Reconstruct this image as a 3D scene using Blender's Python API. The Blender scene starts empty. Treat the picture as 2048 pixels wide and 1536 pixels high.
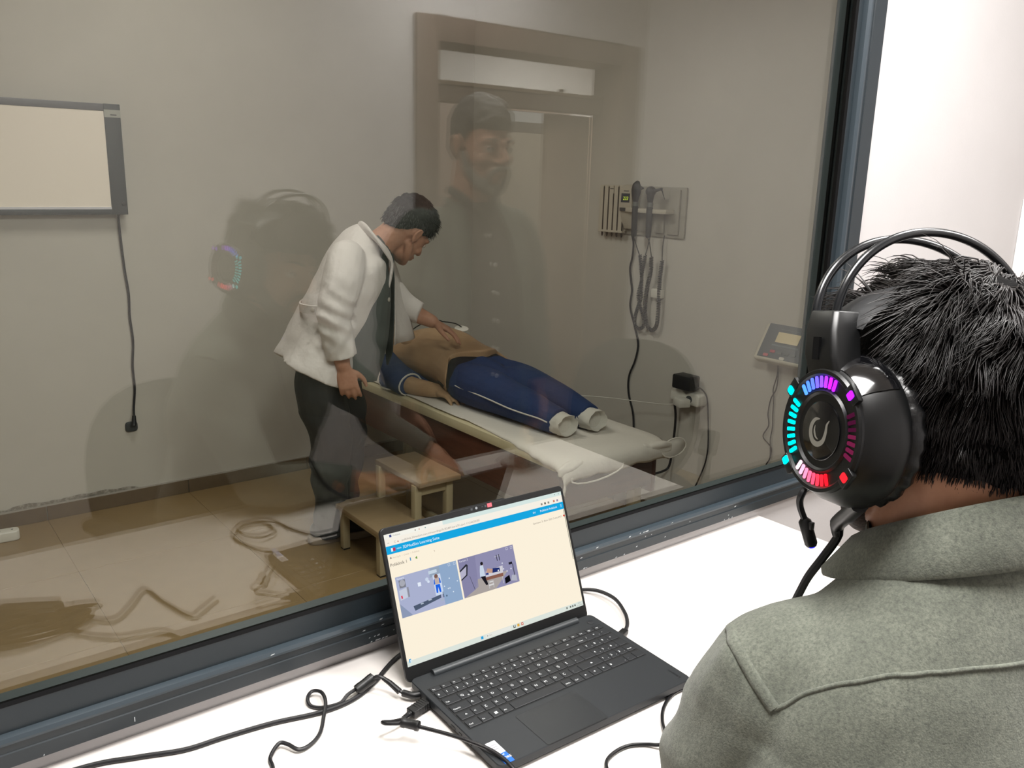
import bpy, bmesh, math, random
from mathutils import Vector, Matrix, noise as mnoise

random.seed(7)
S = bpy.context.scene
COL = S.collection
V = Vector
PI = math.pi

# ------------------------------------------------------------------ camera, world, exposure
CAM = V((0.0, 0.0, 1.493))
cam_d = bpy.data.cameras.new('camera')
cam = bpy.data.objects.new('camera', cam_d)
COL.objects.link(cam)
yaw, pit, rol = math.radians(38.09), math.radians(13.68), math.radians(1.48)
fwd = V((math.sin(yaw) * math.cos(pit), math.cos(yaw) * math.cos(pit), -math.sin(pit)))
rgt = V((math.cos(yaw), -math.sin(yaw), 0))
upv = rgt.cross(fwd)
r2 = math.cos(rol) * rgt + math.sin(rol) * upv
u2 = -math.sin(rol) * rgt + math.cos(rol) * upv
cam.matrix_world = Matrix(((r2.x, u2.x, -fwd.x, CAM.x), (r2.y, u2.y, -fwd.y, CAM.y), (r2.z, u2.z, -fwd.z, CAM.z), (0, 0, 0, 1)))
cam_d.sensor_fit = 'HORIZONTAL'
cam_d.sensor_width = 36.0
cam_d.lens = 36.0 * 1696.9 / 2048.0
cam_d.clip_start = 0.05
S.camera = cam
S.view_settings.view_transform = 'Standard'
S.view_settings.look = 'None'
S.view_settings.gamma = 1.0
S.view_settings.use_curve_mapping = False
S.view_settings.exposure = 0.0
S.cycles.use_denoising = True
S.cycles.max_bounces = 10
S.cycles.transparent_max_bounces = 16
S.cycles.sample_clamp_indirect = 6.0
W = bpy.data.worlds.new('world')
S.world = W
W.use_nodes = True
W.node_tree.nodes['Background'].inputs[0].default_value = (0.9, 0.95, 1.0, 1)
W.node_tree.nodes['Background'].inputs[1].default_value = 0.03

# lamp powers (watts): observation room, corridor behind it, clinic beyond the glass
P_OBS_A, P_OBS_B, P_ADDED, P_COR, P_CLI = 30.0, 44.0, 38.0, 160.0, 13.6


def area(name, loc, size, power, color, rot=(0, 0, 0)):
    d = bpy.data.lights.new(name, 'AREA')
    d.shape = 'SQUARE'
    d.size = size
    d.energy = power
    d.color = color
    o = bpy.data.objects.new(name, d)
    o.location = loc
    o.rotation_euler = rot
    COL.objects.link(o)
    return o


OBS_CEIL, CLI_CEIL = 2.62, 2.75
LIGHT_A = (1.70, 0.36)
LIGHT_B = (0.48, 0.42)
LIGHT_C = (1.0, 2.85)
LIGHT_ADDED = (2.15, -0.60)  # added lamp out of view, put in to brighten the door wall
area('panel_lamp_observation', (LIGHT_A[0], LIGHT_A[1], OBS_CEIL - 0.025), 0.56, P_OBS_A, (1.0, 0.985, 0.965))
area('panel_lamp_observation_left', (LIGHT_B[0], LIGHT_B[1], OBS_CEIL - 0.025), 0.56, P_OBS_B, (1.0, 0.975, 0.95))
area('added_lamp_door_wall', (LIGHT_ADDED[0], LIGHT_ADDED[1], OBS_CEIL - 0.025), 0.56, P_ADDED, (1.0, 0.975, 0.95))
area('panel_lamp_clinic', (LIGHT_C[0], LIGHT_C[1], CLI_CEIL - 0.025), 0.56, P_CLI, (1.0, 0.945, 0.87))
area('panel_lamp_corridor', (4.1, -1.9, 2.55), 0.8, P_COR, (1.0, 0.97, 0.93))


# ------------------------------------------------------------------ materials
def s2l(c):
    def f(u):
        u /= 255.0
        return u / 12.92 if u <= 0.04045 else ((u + 0.055) / 1.055) ** 2.4
    if isinstance(c, str):
        c = tuple(int(c[i:i + 2], 16) for i in (0, 2, 4))
    return (f(c[0]), f(c[1]), f(c[2]), 1.0)


MATS = {}


def mat(name, color, rough=0.5, metal=0.0, spec=0.5, var=None, bump=None, emit=0.0, sheen=0.0, coat=0.0, trans=0.0, aniso=None, ecol=None, alpha=1.0, stretch=(1, 1, 1)):
    """var=(scale, color2, lo, hi): noise mix of two base colours; bump=(scale, strength, distance)"""
    if name in MATS:
        return MATS[name]
    m = bpy.data.materials.new(name)
    m.use_nodes = True
    nt = m.node_tree
    b = nt.nodes['Principled BSDF']
    c = s2l(color)
    b.inputs['Base Color'].default_value = c
    b.inputs['Roughness'].default_value = rough
    b.inputs['Metallic'].default_value = metal
    b.inputs['Specular IOR Level'].default_value = spec
    b.inputs['Alpha'].default_value = alpha
    if coat:
        b.inputs['Coat Weight'].default_value = coat
        b.inputs['Coat Roughness'].default_value = 0.1
    if sheen:
        b.inputs['Sheen Weight'].default_value = sheen
        b.inputs['Sheen Roughness'].default_value = 0.6
    if trans:
        b.inputs['Transmission Weight'].default_value = trans
    if emit:
        b.inputs['Emission Color'].default_value = s2l(ecol) if ecol else c
        b.inputs['Emission Strength'].default_value = emit
    if var or bump:
        tc = nt.nodes.new('ShaderNodeTexCoord')
        mp = nt.nodes.new('ShaderNodeMapping')
        mp.inputs['Scale'].default_value = stretch
        nt.links.new(tc.outputs['Object'], mp.inputs['Vector'])
    if var:
        n = nt.nodes.new('ShaderNodeTexNoise')
        n.inputs['Scale'].default_value = var[0]
        n.inputs['Detail'].default_value = 5
        n.inputs['Roughness'].default_value = 0.65
        nt.links.new(mp.outputs['Vector'], n.inputs['Vector'])
        r = nt.nodes.new('ShaderNodeValToRGB')
        r.color_ramp.elements[0].position = var[2]
        r.color_ramp.elements[1].position = var[3]
        r.color_ramp.elements[0].color = c
        r.color_ramp.elements[1].color = s2l(var[1])
        nt.links.new(n.outputs['Fac'], r.inputs['Fac'])
        nt.links.new(r.outputs['Color'], b.inputs['Base Color'])
    if bump:
        n2 = nt.nodes.new('ShaderNodeTexNoise')
        n2.inputs['Scale'].default_value = bump[0]
        n2.inputs['Detail'].default_value = 3
        nt.links.new(mp.outputs['Vector'], n2.inputs['Vector'])
        bp = nt.nodes.new('ShaderNodeBump')
        bp.inputs['Strength'].default_value = bump[1]
        bp.inputs['Distance'].default_value = bump[2]
        nt.links.new(n2.outputs['Fac'], bp.inputs['Height'])
        nt.links.new(bp.outputs['Normal'], b.inputs['Normal'])
    MATS[name] = m
    return m


def emat(name, color, strength):
    if name in MATS:
        return MATS[name]
    m = bpy.data.materials.new(name)
    m.use_nodes = True
    nt = m.node_tree
    nt.nodes.clear()
    e = nt.nodes.new('ShaderNodeEmission')
    e.inputs[0].default_value = s2l(color)
    e.inputs[1].default_value = strength
    o = nt.nodes.new('ShaderNodeOutputMaterial')
    nt.links.new(e.outputs[0], o.inputs[0])
    MATS[name] = m
    return m


def window_glass(name, tint, r0):
    """clear pane: Schlick reflection over straight transmission, the same from both sides"""
    m = bpy.data.materials.new(name)
    m.use_nodes = True
    nt = m.node_tree
    nt.nodes.clear()
    N = nt.nodes.new
    L = nt.links.new
    g = N('ShaderNodeNewGeometry')
    dot = N('ShaderNodeVectorMath'); dot.operation = 'DOT_PRODUCT'
    L(g.outputs['Incoming'], dot.inputs[0]); L(g.outputs['Normal'], dot.inputs[1])
    ab = N('ShaderNodeMath'); ab.operation = 'ABSOLUTE'; L(dot.outputs['Value'], ab.inputs[0])
    om = N('ShaderNodeMath'); om.operation = 'SUBTRACT'; om.inputs[0].default_value = 1.0; L(ab.outputs[0], om.inputs[1])
    pw = N('ShaderNodeMath'); pw.operation = 'POWER'; pw.inputs[1].default_value = 5.0; L(om.outputs[0], pw.inputs[0])
    ma = N('ShaderNodeMath'); ma.operation = 'MULTIPLY_ADD'; ma.inputs[1].default_value = 1 - r0; ma.inputs[2].default_value = r0
    L(pw.outputs[0], ma.inputs[0])
    t = N('ShaderNodeBsdfTransparent'); t.inputs[0].default_value = (*tint, 1)
    gl = N('ShaderNodeBsdfGlossy'); gl.inputs['Roughness'].default_value = 0.0
    gl.inputs[0].default_value = (1, 0.985, 0.95, 1)
    mx = N('ShaderNodeMixShader'); L(ma.outputs[0], mx.inputs[0]); L(t.outputs[0], mx.inputs[1]); L(gl.outputs[0], mx.inputs[2])
    o = N('ShaderNodeOutputMaterial'); L(mx.outputs[0], o.inputs[0])
    MATS[name] = m
    return m


# ------------------------------------------------------------------ mesh helpers
def spline(pts, n=8, closed=False):
    """Catmull-Rom through the points, n samples per span"""
    P = [V(p) for p in pts]
    out = []
    k = len(P)
    rng = range(k if closed else k - 1)
    for i in rng:
        if closed:
            p0, p1, p2, p3 = P[(i - 1) % k], P[i], P[(i + 1) % k], P[(i + 2) % k]
        else:
            p0, p1, p2, p3 = P[max(i - 1, 0)], P[i], P[i + 1], P[min(i + 2, k - 1)]
        for j in range(n):
            t = j / n
            out.append(0.5 * ((2 * p1) + (p2 - p0) * t + (2 * p0 - 5 * p1 + 4 * p2 - p3) * t * t + (3 * p1 - p0 - 3 * p2 + p3) * t ** 3))
    if not closed:
        out.append(P[-1].copy())
    return out


class MB:
    def __init__(self):
        self.v, self.f, self.m, self.cur = [], [], [], 0

    def mi(self, i):
        self.cur = i
        return self

    def add(self, vs, fs):
        o = len(self.v)
        self.v += [V(p) for p in vs]
        self.f += [tuple(o + i for i in f) for f in fs]
        self.m += [self.cur] * len(fs)
        return self

    def box(self, a, b, M=None):
        x0, y0, z0 = a
        x1, y1, z1 = b
        vs = [(x0, y0, z0), (x1, y0, z0), (x1, y1, z0), (x0, y1, z0), (x0, y0, z1), (x1, y0, z1), (x1, y1, z1), (x0, y1, z1)]
        if M is not None:
            vs = [M @ V(p) for p in vs]
        return self.add(vs, [(3, 2, 1, 0), (4, 5, 6, 7), (0, 1, 5, 4), (1, 2, 6, 5), (2, 3, 7, 6), (3, 0, 4, 7)])

    def tube(self, pts, r, n=10, caps=True, closed=False):
        P = [V(p) for p in pts]
        k = len(P)
        R = r if isinstance(r, (list, tuple)) else [r] * k
        vs, fs = [], []
        T0 = (P[1] - P[0]).normalized()
        nrm = T0.orthogonal().normalized()
        for i in range(k):
            if closed:
                T = (P[(i + 1) % k] - P[i - 1]).normalized()
            else:
                T = (P[min(i + 1, k - 1)] - P[max(i - 1, 0)]).normalized()
            nrm = (nrm - T * nrm.dot(T)).normalized()
            bn = T.cross(nrm)
            for j in range(n):
                a = 2 * PI * j / n
                vs.append(P[i] + (nrm * math.cos(a) + bn * math.sin(a)) * R[i])
        for i in range(k if closed else k - 1):
            i2 = (i + 1) % k
            for j in range(n):
                fs.append((i * n + j, i * n + (j + 1) % n, i2 * n + (j + 1) % n, i2 * n + j))
        if caps and not closed:
            fs.append(tuple(reversed(range(n))))
            fs.append(tuple((k - 1) * n + j for j in range(n)))
        return self.add(vs, fs)

    def lathe(self, prof, M=None, n=24, cap0=True, cap1=True):
        """prof: (r, z) around local z"""
        vs, fs = [], []
        k = len(prof)
        for r, z in prof:
            for j in range(n):
                a = 2 * PI * j / n
                vs.append(V((r * math.cos(a), r * math.sin(a), z)))
        for i in range(k - 1):
            for j in range(n):
                fs.append((i * n + j, i * n + (j + 1) % n, (i + 1) * n + (j + 1) % n, (i + 1) * n + j))
        if cap0:
            fs.append(tuple(reversed(range(n))))
        if cap1:
            fs.append(tuple((k - 1) * n + j for j in range(n)))
        if M is not None:
            vs = [M @ p for p in vs]
        return self.add(vs, fs)

    def prism(self, poly, h, M=None, z0=0.0):
        """poly: CCW (x, y) outline extruded from z0 to z0+h"""
        n = len(poly)
        vs = [V((x, y, z0)) for x, y in poly] + [V((x, y, z0 + h)) for x, y in poly]
        if M is not None:
            vs = [M @ p for p in vs]
        fs = [tuple(reversed(range(n))), tuple(range(n, 2 * n))]
        fs += [(i, (i + 1) % n, n + (i + 1) % n, n + i) for i in range(n)]
        return self.add(vs, fs)

    def loft(self, rings, cap=True, closed=False):
        n = len(rings[0])
        vs = [V(p) for r in rings for p in r]
        fs = []
        k = len(rings)
        for i in range(k if closed else k - 1):
            i2 = (i + 1) % k
            for j in range(n):
                fs.append((i * n + j, i * n + (j + 1) % n, i2 * n + (j + 1) % n, i2 * n + j))
        if cap and not closed:
            fs.append(tuple(reversed(range(n))))
            fs.append(tuple((k - 1) * n + j for j in range(n)))
        return self.add(vs, fs)

    def sphere(self, c, r, M=None, nu=16, nv=10):
        rx, ry, rz = r if isinstance(r, (tuple, list)) else (r, r, r)
        vs, fs = [], []
        for i in range(nv + 1):
            t = PI * i / nv
            for j in range(nu):
                p = 2 * PI * j / nu
                q = V((rx * math.sin(t) * math.cos(p), ry * math.sin(t) * math.sin(p), rz * math.cos(t)))
                if M is not None:
                    q = M @ q
                vs.append(V(c) + q)
        for i in range(nv):
            for j in range(nu):
                fs.append((i * nu + j, (i + 1) * nu + j, (i + 1) * nu + (j + 1) % nu, i * nu + (j + 1) % nu))
        return self.add(vs, fs)

    def mesh(self, name, mats, bevel=0.0, segs=2, smooth=40.0):
        me = bpy.data.meshes.new(name)
        me.from_pydata([tuple(p) for p in self.v], [], self.f)
        for m in (mats if isinstance(mats, (list, tuple)) else [mats]):
            me.materials.append(m)
        me.polygons.foreach_set('material_index', self.m)
        bm = bmesh.new()
        bm.from_mesh(me)
        bmesh.ops.remove_doubles(bm, verts=bm.verts, dist=1e-6)
        bmesh.ops.recalc_face_normals(bm, faces=bm.faces)
        if bevel > 0:
            ed = [e for e in bm.edges if e.is_manifold and e.calc_face_angle(0) > 0.6]
            bmesh.ops.bevel(bm, geom=ed, offset=bevel, segments=segs, profile=0.5, affect='EDGES', clamp_overlap=True)
        bm.to_mesh(me)
        bm.free()
        if smooth:
            me.shade_smooth()
            me.set_sharp_from_angle(angle=math.radians(smooth))
        return me

    def build(self, name, mats, parent=None, label=None, **kw):
        return link(name, self.mesh(name, mats, **kw), parent, label)


def link(name, me, parent=None, label=None):
    o = bpy.data.objects.new(name, me)
    COL.objects.link(o)
    if parent is not None:
        o.parent = parent
        if parent.parent is None:
            o.matrix_parent_inverse = (Matrix.Translation(parent.location) @ parent.rotation_euler.to_matrix().to_4x4()).inverted()
    if label:
        o['label'] = label
    return o


def tag(o, label, cat, group=None, kind=None):
    o['label'] = label
    o['category'] = cat
    if group:
        o['group'] = group
    if kind:
        o['kind'] = kind
    return o


def thing(name, label, cat, loc, group=None):
    o = bpy.data.objects.new(name, None)
    o.empty_display_size = 0.05
    o.location = loc
    COL.objects.link(o)
    return tag(o, label, cat, group)


def struct(o, label=None):
    o['kind'] = 'structure'
    if label:
        o['label'] = label
    return o


def rrect(w, h, r, n=4, cx=0.0, cy=0.0):
    out = []
    for sx, sy, a0 in ((1, 1, 0), (-1, 1, 90), (-1, -1, 180), (1, -1, 270)):
        for i in range(n + 1):
            a = math.radians(a0 + 90 * i / n)
            out.append((cx + sx * (w / 2 - r) + r * math.cos(a), cy + sy * (h / 2 - r) + r * math.sin(a)))
    return out


def frame_matrix(o, x, y, z):
    x, y, z = V(x), V(y), V(z)
    return Matrix(((x.x, y.x, z.x, o[0]), (x.y, y.y, z.y, o[1]), (x.z, y.z, z.z, o[2]), (0, 0, 0, 1)))


def text_geo(body, size, M, align='LEFT'):
    """flat lettering as (verts, faces)"""
    c = bpy.data.curves.new('lettering', 'FONT')
    c.body = body
    c.size = size
    c.align_x = align
    c.resolution_u = 2
    o = bpy.data.objects.new('lettering', c)
    me = bpy.data.meshes.new_from_object(o)
    vs = [M @ v.co for v in me.vertices]
    fs = [tuple(p.vertices) for p in me.polygons]
    bpy.data.objects.remove(o)
    bpy.data.curves.remove(c)
    bpy.data.meshes.remove(me)
    return vs, fs
# ------------------------------------------------------------------ the two rooms
m_wall = mat('wall_paint_white', 'C3C0C0', 0.85, bump=(160, 0.08, 0.002), var=(3, 'BEBBBB', 0.3, 0.8))
m_cwall = mat('wall_paint_greige', 'C6C1B8', 0.85, bump=(160, 0.1, 0.002), var=(2.5, 'BEB9B0', 0.3, 0.8))
m_ceil = mat('ceiling_paint', 'E6E4E0', 0.9)
m_tile = mat('floor_tile_beige', '8F7752', 0.28, var=(14, '866F4C', 0.35, 0.75))
m_skirt = mat('skirting_tile', '6C5C48', 0.35, var=(20, '645442', 0.35, 0.75))
m_grout = mat('grout', '8A7350', 0.5)
m_casing = mat('door_casing_brown', '77675D', 0.42, var=(6, '6B5C53', 0.3, 0.8), stretch=(6, 6, 0.6))
m_leaf = mat('door_leaf_brown', '927E6C', 0.4, var=(5, '84705F', 0.3, 0.8), stretch=(6, 6, 0.5))
m_frame = mat('window_frame_paint', '1E262B', 0.38, spec=0.5, bump=(260, 0.05, 0.001))
m_frame2 = mat('window_frame_bead', '303A41', 0.32, spec=0.5)
m_rubber = mat('black_rubber', '050506', 0.8, spec=0.15)
m_chip = mat('chipped_paint', 'B9BEC0', 0.8)
m_glass = window_glass('pane_glass', (0.94, 0.955, 0.935), 0.055)
m_glass2 = window_glass('fanlight_glass', (0.96, 0.97, 0.96), 0.04)

YW = 1.107            # observation side of the window wall
YC = 1.215            # clinic side of the window wall
YF = 3.931            # far wall of the clinic
XC = 2.77             # clinic wall with the instruments
XO = 3.38             # observation room, wall on the right
YD = -1.0             # wall with the door
XL = -1.6             # left walls

GX0, GX1, GZ0, GZ1 = -1.15, 1.802, 0.826, 2.40      # sight size of the pane

w = MB()
w.box((XL - .1, YW, 0), (XO + .1, YC, 0.758))
w.box((GX1 + .085, YW, 0.758), (XO + .1, YC, OBS_CEIL))
w.box((XL - .1, YW, 0.758), (GX0 - .066, YC, OBS_CEIL))
w.box((GX0 - .066, YW, GZ1 + .066), (GX1 + .085, YC, OBS_CEIL))
struct(w.build('wall_window', m_wall), 'white painted wall around the observation window')
struct(MB().box((XL - .1, YF, -.05), (XC + .1, YF + .1, CLI_CEIL + .05)).build('wall_far', m_cwall), 'greige clinic wall with the light box')
struct(MB().box((XC, YC, -.05), (XC + .1, YF, CLI_CEIL + .05)).build('wall_right', m_cwall), 'greige clinic wall with the instrument board')
struct(MB().box((XL - .1, YC, -.05), (XL, YF, CLI_CEIL + .05)).build('wall_left', m_cwall))
struct(MB().box((XO, YD - .1, -.05), (XO + .1, YW, OBS_CEIL + .05)).build('wall_side', m_wall))
struct(MB().box((XL - .1, YD - .1, -.05), (XL, YW, OBS_CEIL + .05)).build('wall_end', m_wall))
struct(MB().box((XL - .1, YD - 2.3, OBS_CEIL), (6.6, YC, OBS_CEIL + .1)).build('ceiling', m_ceil))
struct(MB().box((XL - .1, YC, CLI_CEIL), (XC + .1, YF + .1, CLI_CEIL + .1)).build('ceiling_clinic', m_ceil))

# floor slab with separate tiles where the photograph shows them
fl = struct(MB().box((XL - .1, YD - 2.3, -.08), (6.6, YF + .1, -.0016)).build('floor', m_grout), 'beige tiled floor')
tile_me = MB().box((-.2994, -.2994, -.012), (.2994, .2994, 0)).mesh('tile', m_tile, bevel=0.0006, segs=1)
for i in range(-2, 8):
    for j in range(-3, 8):
        x, y = 0.54 + 0.6 * i - 0.3, 3.921 - 0.3 - 0.6 * j
        if XL < x + .2 and x - .3 < (XC + .01 if y > 1.2 else XO + .3) and y - .3 > YD - .4:
            t = bpy.data.objects.new('tile', tile_me)
            t.location = (x, y, 0)
            t.parent = fl
            COL.objects.link(t)
# skirting of cut tiles
bb = struct(MB().box((XL, YF - .008, 0.062), (XC, YF, 0.0685)).build('baseboard_far', mat('skirting_mortar', 'A8A29A', 0.9)), 'brown tile skirting along the far clinic wall')
sk_me = MB().box((-.2985, -.011, 0), (.2985, 0, 0.0635)).mesh('skirting_tile', m_skirt, bevel=0.0012, segs=1)
for i in range(-3, 4):
    t = bpy.data.objects.new('skirting_tile', sk_me)
    t.location = (0.54 + 0.6 * i + .3, YF, 0)
    t.parent = bb
    COL.objects.link(t)
bb2 = struct(MB().box((XC - .008, YC, 0.062), (XC, YF, 0.0685)).build('baseboard_right', mat('skirting_mortar', 'A8A29A', 0.9)), 'brown tile skirting under the instrument board')
sk2 = MB().box((-.011, -.2985, 0), (0, .2985, 0.0635)).mesh('skirting_tile', m_skirt, bevel=0.0012, segs=1)
for i in range(4):
    t = bpy.data.objects.new('skirting_tile', sk2)
    t.location = (XC, 3.61 - 0.6 * i, 0)
    t.parent = bb2
    COL.objects.link(t)
# damp patch of lifted plaster above the skirting
dp = MB()
for (x, z, ww, hh) in ((0.36, .078, .05, .012), (0.46, .085, .09, .022), (0.56, .083, .07, .016), (0.66, .086, .1, .02), (0.76, .09, .08, .02), (0.85, .085, .07, .015)):
    dp.add([(x - ww, YF - .0008, .069), (x + ww, YF - .0008, .069), (x + ww * .8, YF - .004, .069 + hh * .6), (x + ww * .2, YF - .003, .069 + hh), (x - ww * .5, YF - .004, .069 + hh * .8)], [(0, 1, 2, 3, 4)])
dp.build('plaster_flake', mat('flaking_plaster', '8E887F', 0.9, var=(60, 'B5AFA6', 0.45, 0.6)), bb)

# observation window
win = bpy.data.objects.new('window_1', None)
win.location = (GX1, 1.128, GZ0)
COL.objects.link(win)
struct(win, 'large observation window in a dark blue-grey metal frame')


def ring(ofs):
    """ofs: (offset bottom/top/left, offset right, y)"""
    o, r, y = ofs
    return [(GX0 - o, y, GZ0 - o), (GX1 + r, y, GZ0 - o), (GX1 + r, y, GZ1 + o), (GX0 - o, y, GZ1 + o)]


def frame_rail(name, prof, mats, bev=0.0):
    m = MB()
    m.loft([ring(p) for p in prof], cap=False, closed=True)
    m.build(name, mats, win, smooth=25)


frame_rail('frame', [(-.004, -.003, 1.123), (-.016, -.015, 1.1045), (.018, -.002, 1.1000), (.020, .001, 1.097), (.020, .001, 1.123)], m_frame)
frame_rail('frame_bead', [(.0175, -.0025, 1.0985), (.0195, .000, 1.0905), (.024, .009, 1.0875), (.028, .016, 1.0885), (.030, .020, 1.092), (.030, .020, 1.123), (.0175, -.0025, 1.123)], m_frame2)
frame_rail('frame_face', [(.030, .020, 1.0915), (.040, .027, 1.0915), (.041, .028, 1.0895), (.060, .074, 1.0895), (.066, .088, 1.098), (.066, .088, 1.120), (.030, .020, 1.120)], m_frame)
frame_rail('frame_rear', [(.0, .0, 1.139), (-.001, -.001, 1.165), (.004, .004, 1.170), (.07, .088, 1.176), (.07, .088, 1.139)], mat('window_frame_paint_rear', '3C4447', 0.4))
frame_rail('gasket', [(-.0075, -.0065, 1.1238), (-.0195, -.0185, 1.1080), (-.0155, -.0145, 1.1035), (-.0040, -.0030, 1.1238)], m_rubber)
frame_rail('gasket', [(-.003, -.003, 1.1355), (-.003, -.003, 1.141), (.004, .004, 1.141), (.004, .004, 1.1355)], m_rubber)
MB().box((GX0 - .002, 1.125, GZ0 - .002), (GX1 + .002, 1.135, GZ1 + .002)).build('pane', m_glass, win, smooth=0)
# chips in the paint, on the bead and the lower face
ch = MB()
rc = random.Random(3)
for k in range(46):
    x = rc.choice([rc.uniform(.05, 1.6), rc.uniform(.9, 1.5), rc.gauss(.60, .02), rc.gauss(1.2, .06)])
    zz, y = rc.choice([(GZ0 - .0225, 1.0874), (GZ0 - .0355, 1.0909), (GZ0 - .05, 1.0889), (GZ0 - .058, 1.0889)])
    a, b = rc.uniform(.0008, .004), rc.uniform(.0006, .0014)
    ch.add([(x - a, y, zz - b), (x + a * .6, y, zz - b * .7), (x + a, y, zz + b), (x - a * .4, y, zz + b * .8)], [(0, 1, 2, 3)])
for x, l in ((.225, .007), (.66, .008), (.672, .005)):
    ch.add([(x, 1.0888, GZ0 - .055), (x + .0012, 1.0888, GZ0 - .055), (x + .0012, 1.0888, GZ0 - .055 + l), (x, 1.0888, GZ0 - .055 + l)], [(0, 1, 2, 3)])
ch.build('paint_chip', m_chip, win, smooth=0)

# door wall behind the desk, seen only in the glass
DX0, DX1, DZ = 1.985, 3.315, 2.150      # outer size of the casing
IX0, IX1, IZ = 2.098, 3.20, 2.05
w = MB()
w.box((XL - .1, YD - .14, 0), (DX0 + .05, YD, OBS_CEIL))
w.box((DX1 - .05, YD - .14, 0), (XO + .1, YD, OBS_CEIL))
w.box((DX0 + .05, YD - .14, DZ - .05), (DX1 - .05, YD, OBS_CEIL))
struct(w.build('wall_door', m_wall))
door = bpy.data.objects.new('door_1', None)
door.location = ((DX0 + DX1) / 2, YD, 0)
COL.objects.link(door)
struct(door, 'wide brown door casing with a fanlight and an open leaf')
c = MB()
for a, b in (((DX0, YD, 0), (IX0, YD + .018, DZ)), ((IX1, YD, 0), (DX1, YD + .018, DZ)), ((IX0, YD, IZ), (IX1, YD + .018, DZ))):
    c.box(a, b)
c.build('casing', m_casing, door, bevel=0.003)
c = MB()
c.box((IX0 - .03, YD - .2, 0), (IX0, YD + .002, IZ + .03))
c.box((IX1, YD - .2, 0), (IX1 + .03, YD + .002, IZ + .03))
c.box((IX0, YD - .2, IZ), (IX1, YD + .002, IZ + .03))
c.build('jamb', m_casing, door)
c = MB()
c.box((IX0, YD - .2, 1.82), (IX1, YD - .13, 1.895))
c.build('transom_bar', m_casing, door, bevel=0.004)
MB().box((IX0, YD - .2, 1.895), (IX1, YD - .12, 1.912)).build('transom_rail', m_leaf, door, bevel=0.003)
MB().box((IX0, YD - .17, 1.912), (IX1, YD - .164, IZ)).build('fanlight_pane', m_glass2, door)
cl = MB()
for x in (IX0 + .05, IX0 + .83):
    cl.box((x, YD - .163, 1.912), (x + .035, YD - .15, 1.930))
cl.build('glazing_clip', m_casing, door)
# open leaf, hinged on the right, swung into the corridor
MB().box((IX1 - .30, YD - .245, .01), (IX1 - .0, YD - .205, 1.815)).build('leaf', m_leaf, door, bevel=0.003)
# corridor behind
struct(MB().box((1.6, YD - 2.1, 0), (6.6, YD - 2.0, OBS_CEIL)).build('wall_corridor', m_wall))
struct(MB().box((1.6, YD - 2.0, 0), (1.7, YD - .14, OBS_CEIL)).build('wall_corridor_end', m_wall))
struct(MB().box((6.5, YD - 2.0, 0), (6.6, YD - .14, OBS_CEIL)).build('wall_corridor_side', m_wall))
struct(MB().box((XO + .1, YD - .14, 0), (6.5, YD - .05, OBS_CEIL)).build('wall_corridor_front', m_wall))
d2 = bpy.data.objects.new('door_2', None)
d2.location = (4.0, YD - 2.0, 0)
COL.objects.link(d2)
struct(d2, 'brown corridor door with a narrow lit fanlight')
c = MB()
y = YD - 1.995
c.box((3.36, y, 0), (3.51, y + .04, 2.12)).box((4.455, y, 0), (4.60, y + .04, 2.12)).box((3.51, y, 1.975), (4.455, y + .04, 2.12))
c.build('casing', m_casing, d2)
MB().box((3.51, y, 1.90), (4.455, y + .01, 1.975)).build('fanlight_pane', emat('corridor_fanlight_glow', 'F2F0EC', 1.3), d2)
MB().box((3.51, y, 1.83), (4.455, y + .02, 1.90)).build('transom_bar', mat('dark_transom', '3A3632', 0.5), d2)
MB().box((3.51, y, 0.01), (4.455, y + .012, 1.83)).build('leaf', mat('door_leaf_grey', '6C665C', 0.5), d2)
tag(MB().box((4.61, y, .05), (5.45, y + .25, 1.95)).build('corridor_cabinet', m_leaf, bevel=.004), 'tall brown cabinet in the corridor beside the second door', 'cabinet')

# white board panel fixed on the window wall, right of the frame
tag(MB().box((2.772, YW - .016, .86), (3.30, YW - .0005, 1.468)).build('wall_panel', mat('white_panel', 'F1EFED', 0.6), bevel=0.002), 'white flat panel on the wall right of the window frame', 'panel')

# ceiling panels that light the rooms
def ceil_light(x, y, z, label, strength):
    t = thing('ceiling_light', label, 'ceiling light', (x, y, z))
    f = MB()
    for a, b in (((-.3, -.3), (.3, -.28)), ((-.3, .28), (.3, .3)), ((-.3, -.28), (-.28, .28)), ((.28, -.28), (.3, .28))):
        f.box((x + a[0], y + a[1], z - .014), (x + b[0], y + b[1], z))
    f.build('frame', mat('lamp_frame_white', 'E8E8E6', 0.4), t)
    MB().box((x - .28, y - .28, z - .010), (x + .28, y + .28, z)).build('diffuser', emat('lamp_diffuser_%d' % int(strength), 'FFFDF8', strength), t)


ceil_light(*LIGHT_A, OBS_CEIL, 'square white LED ceiling panel above the right end of the desk', 3)
ceil_light(*LIGHT_B, OBS_CEIL, 'square white LED ceiling panel above the left part of the desk', 3)
ceil_light(*LIGHT_ADDED, OBS_CEIL, 'added square LED ceiling panel, unseen, brightening the door wall', 3)  # fitting for the added door wall lamp
ceil_light(*LIGHT_C, CLI_CEIL, 'square LED ceiling panel in the clinic beyond the glass', 2)
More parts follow.
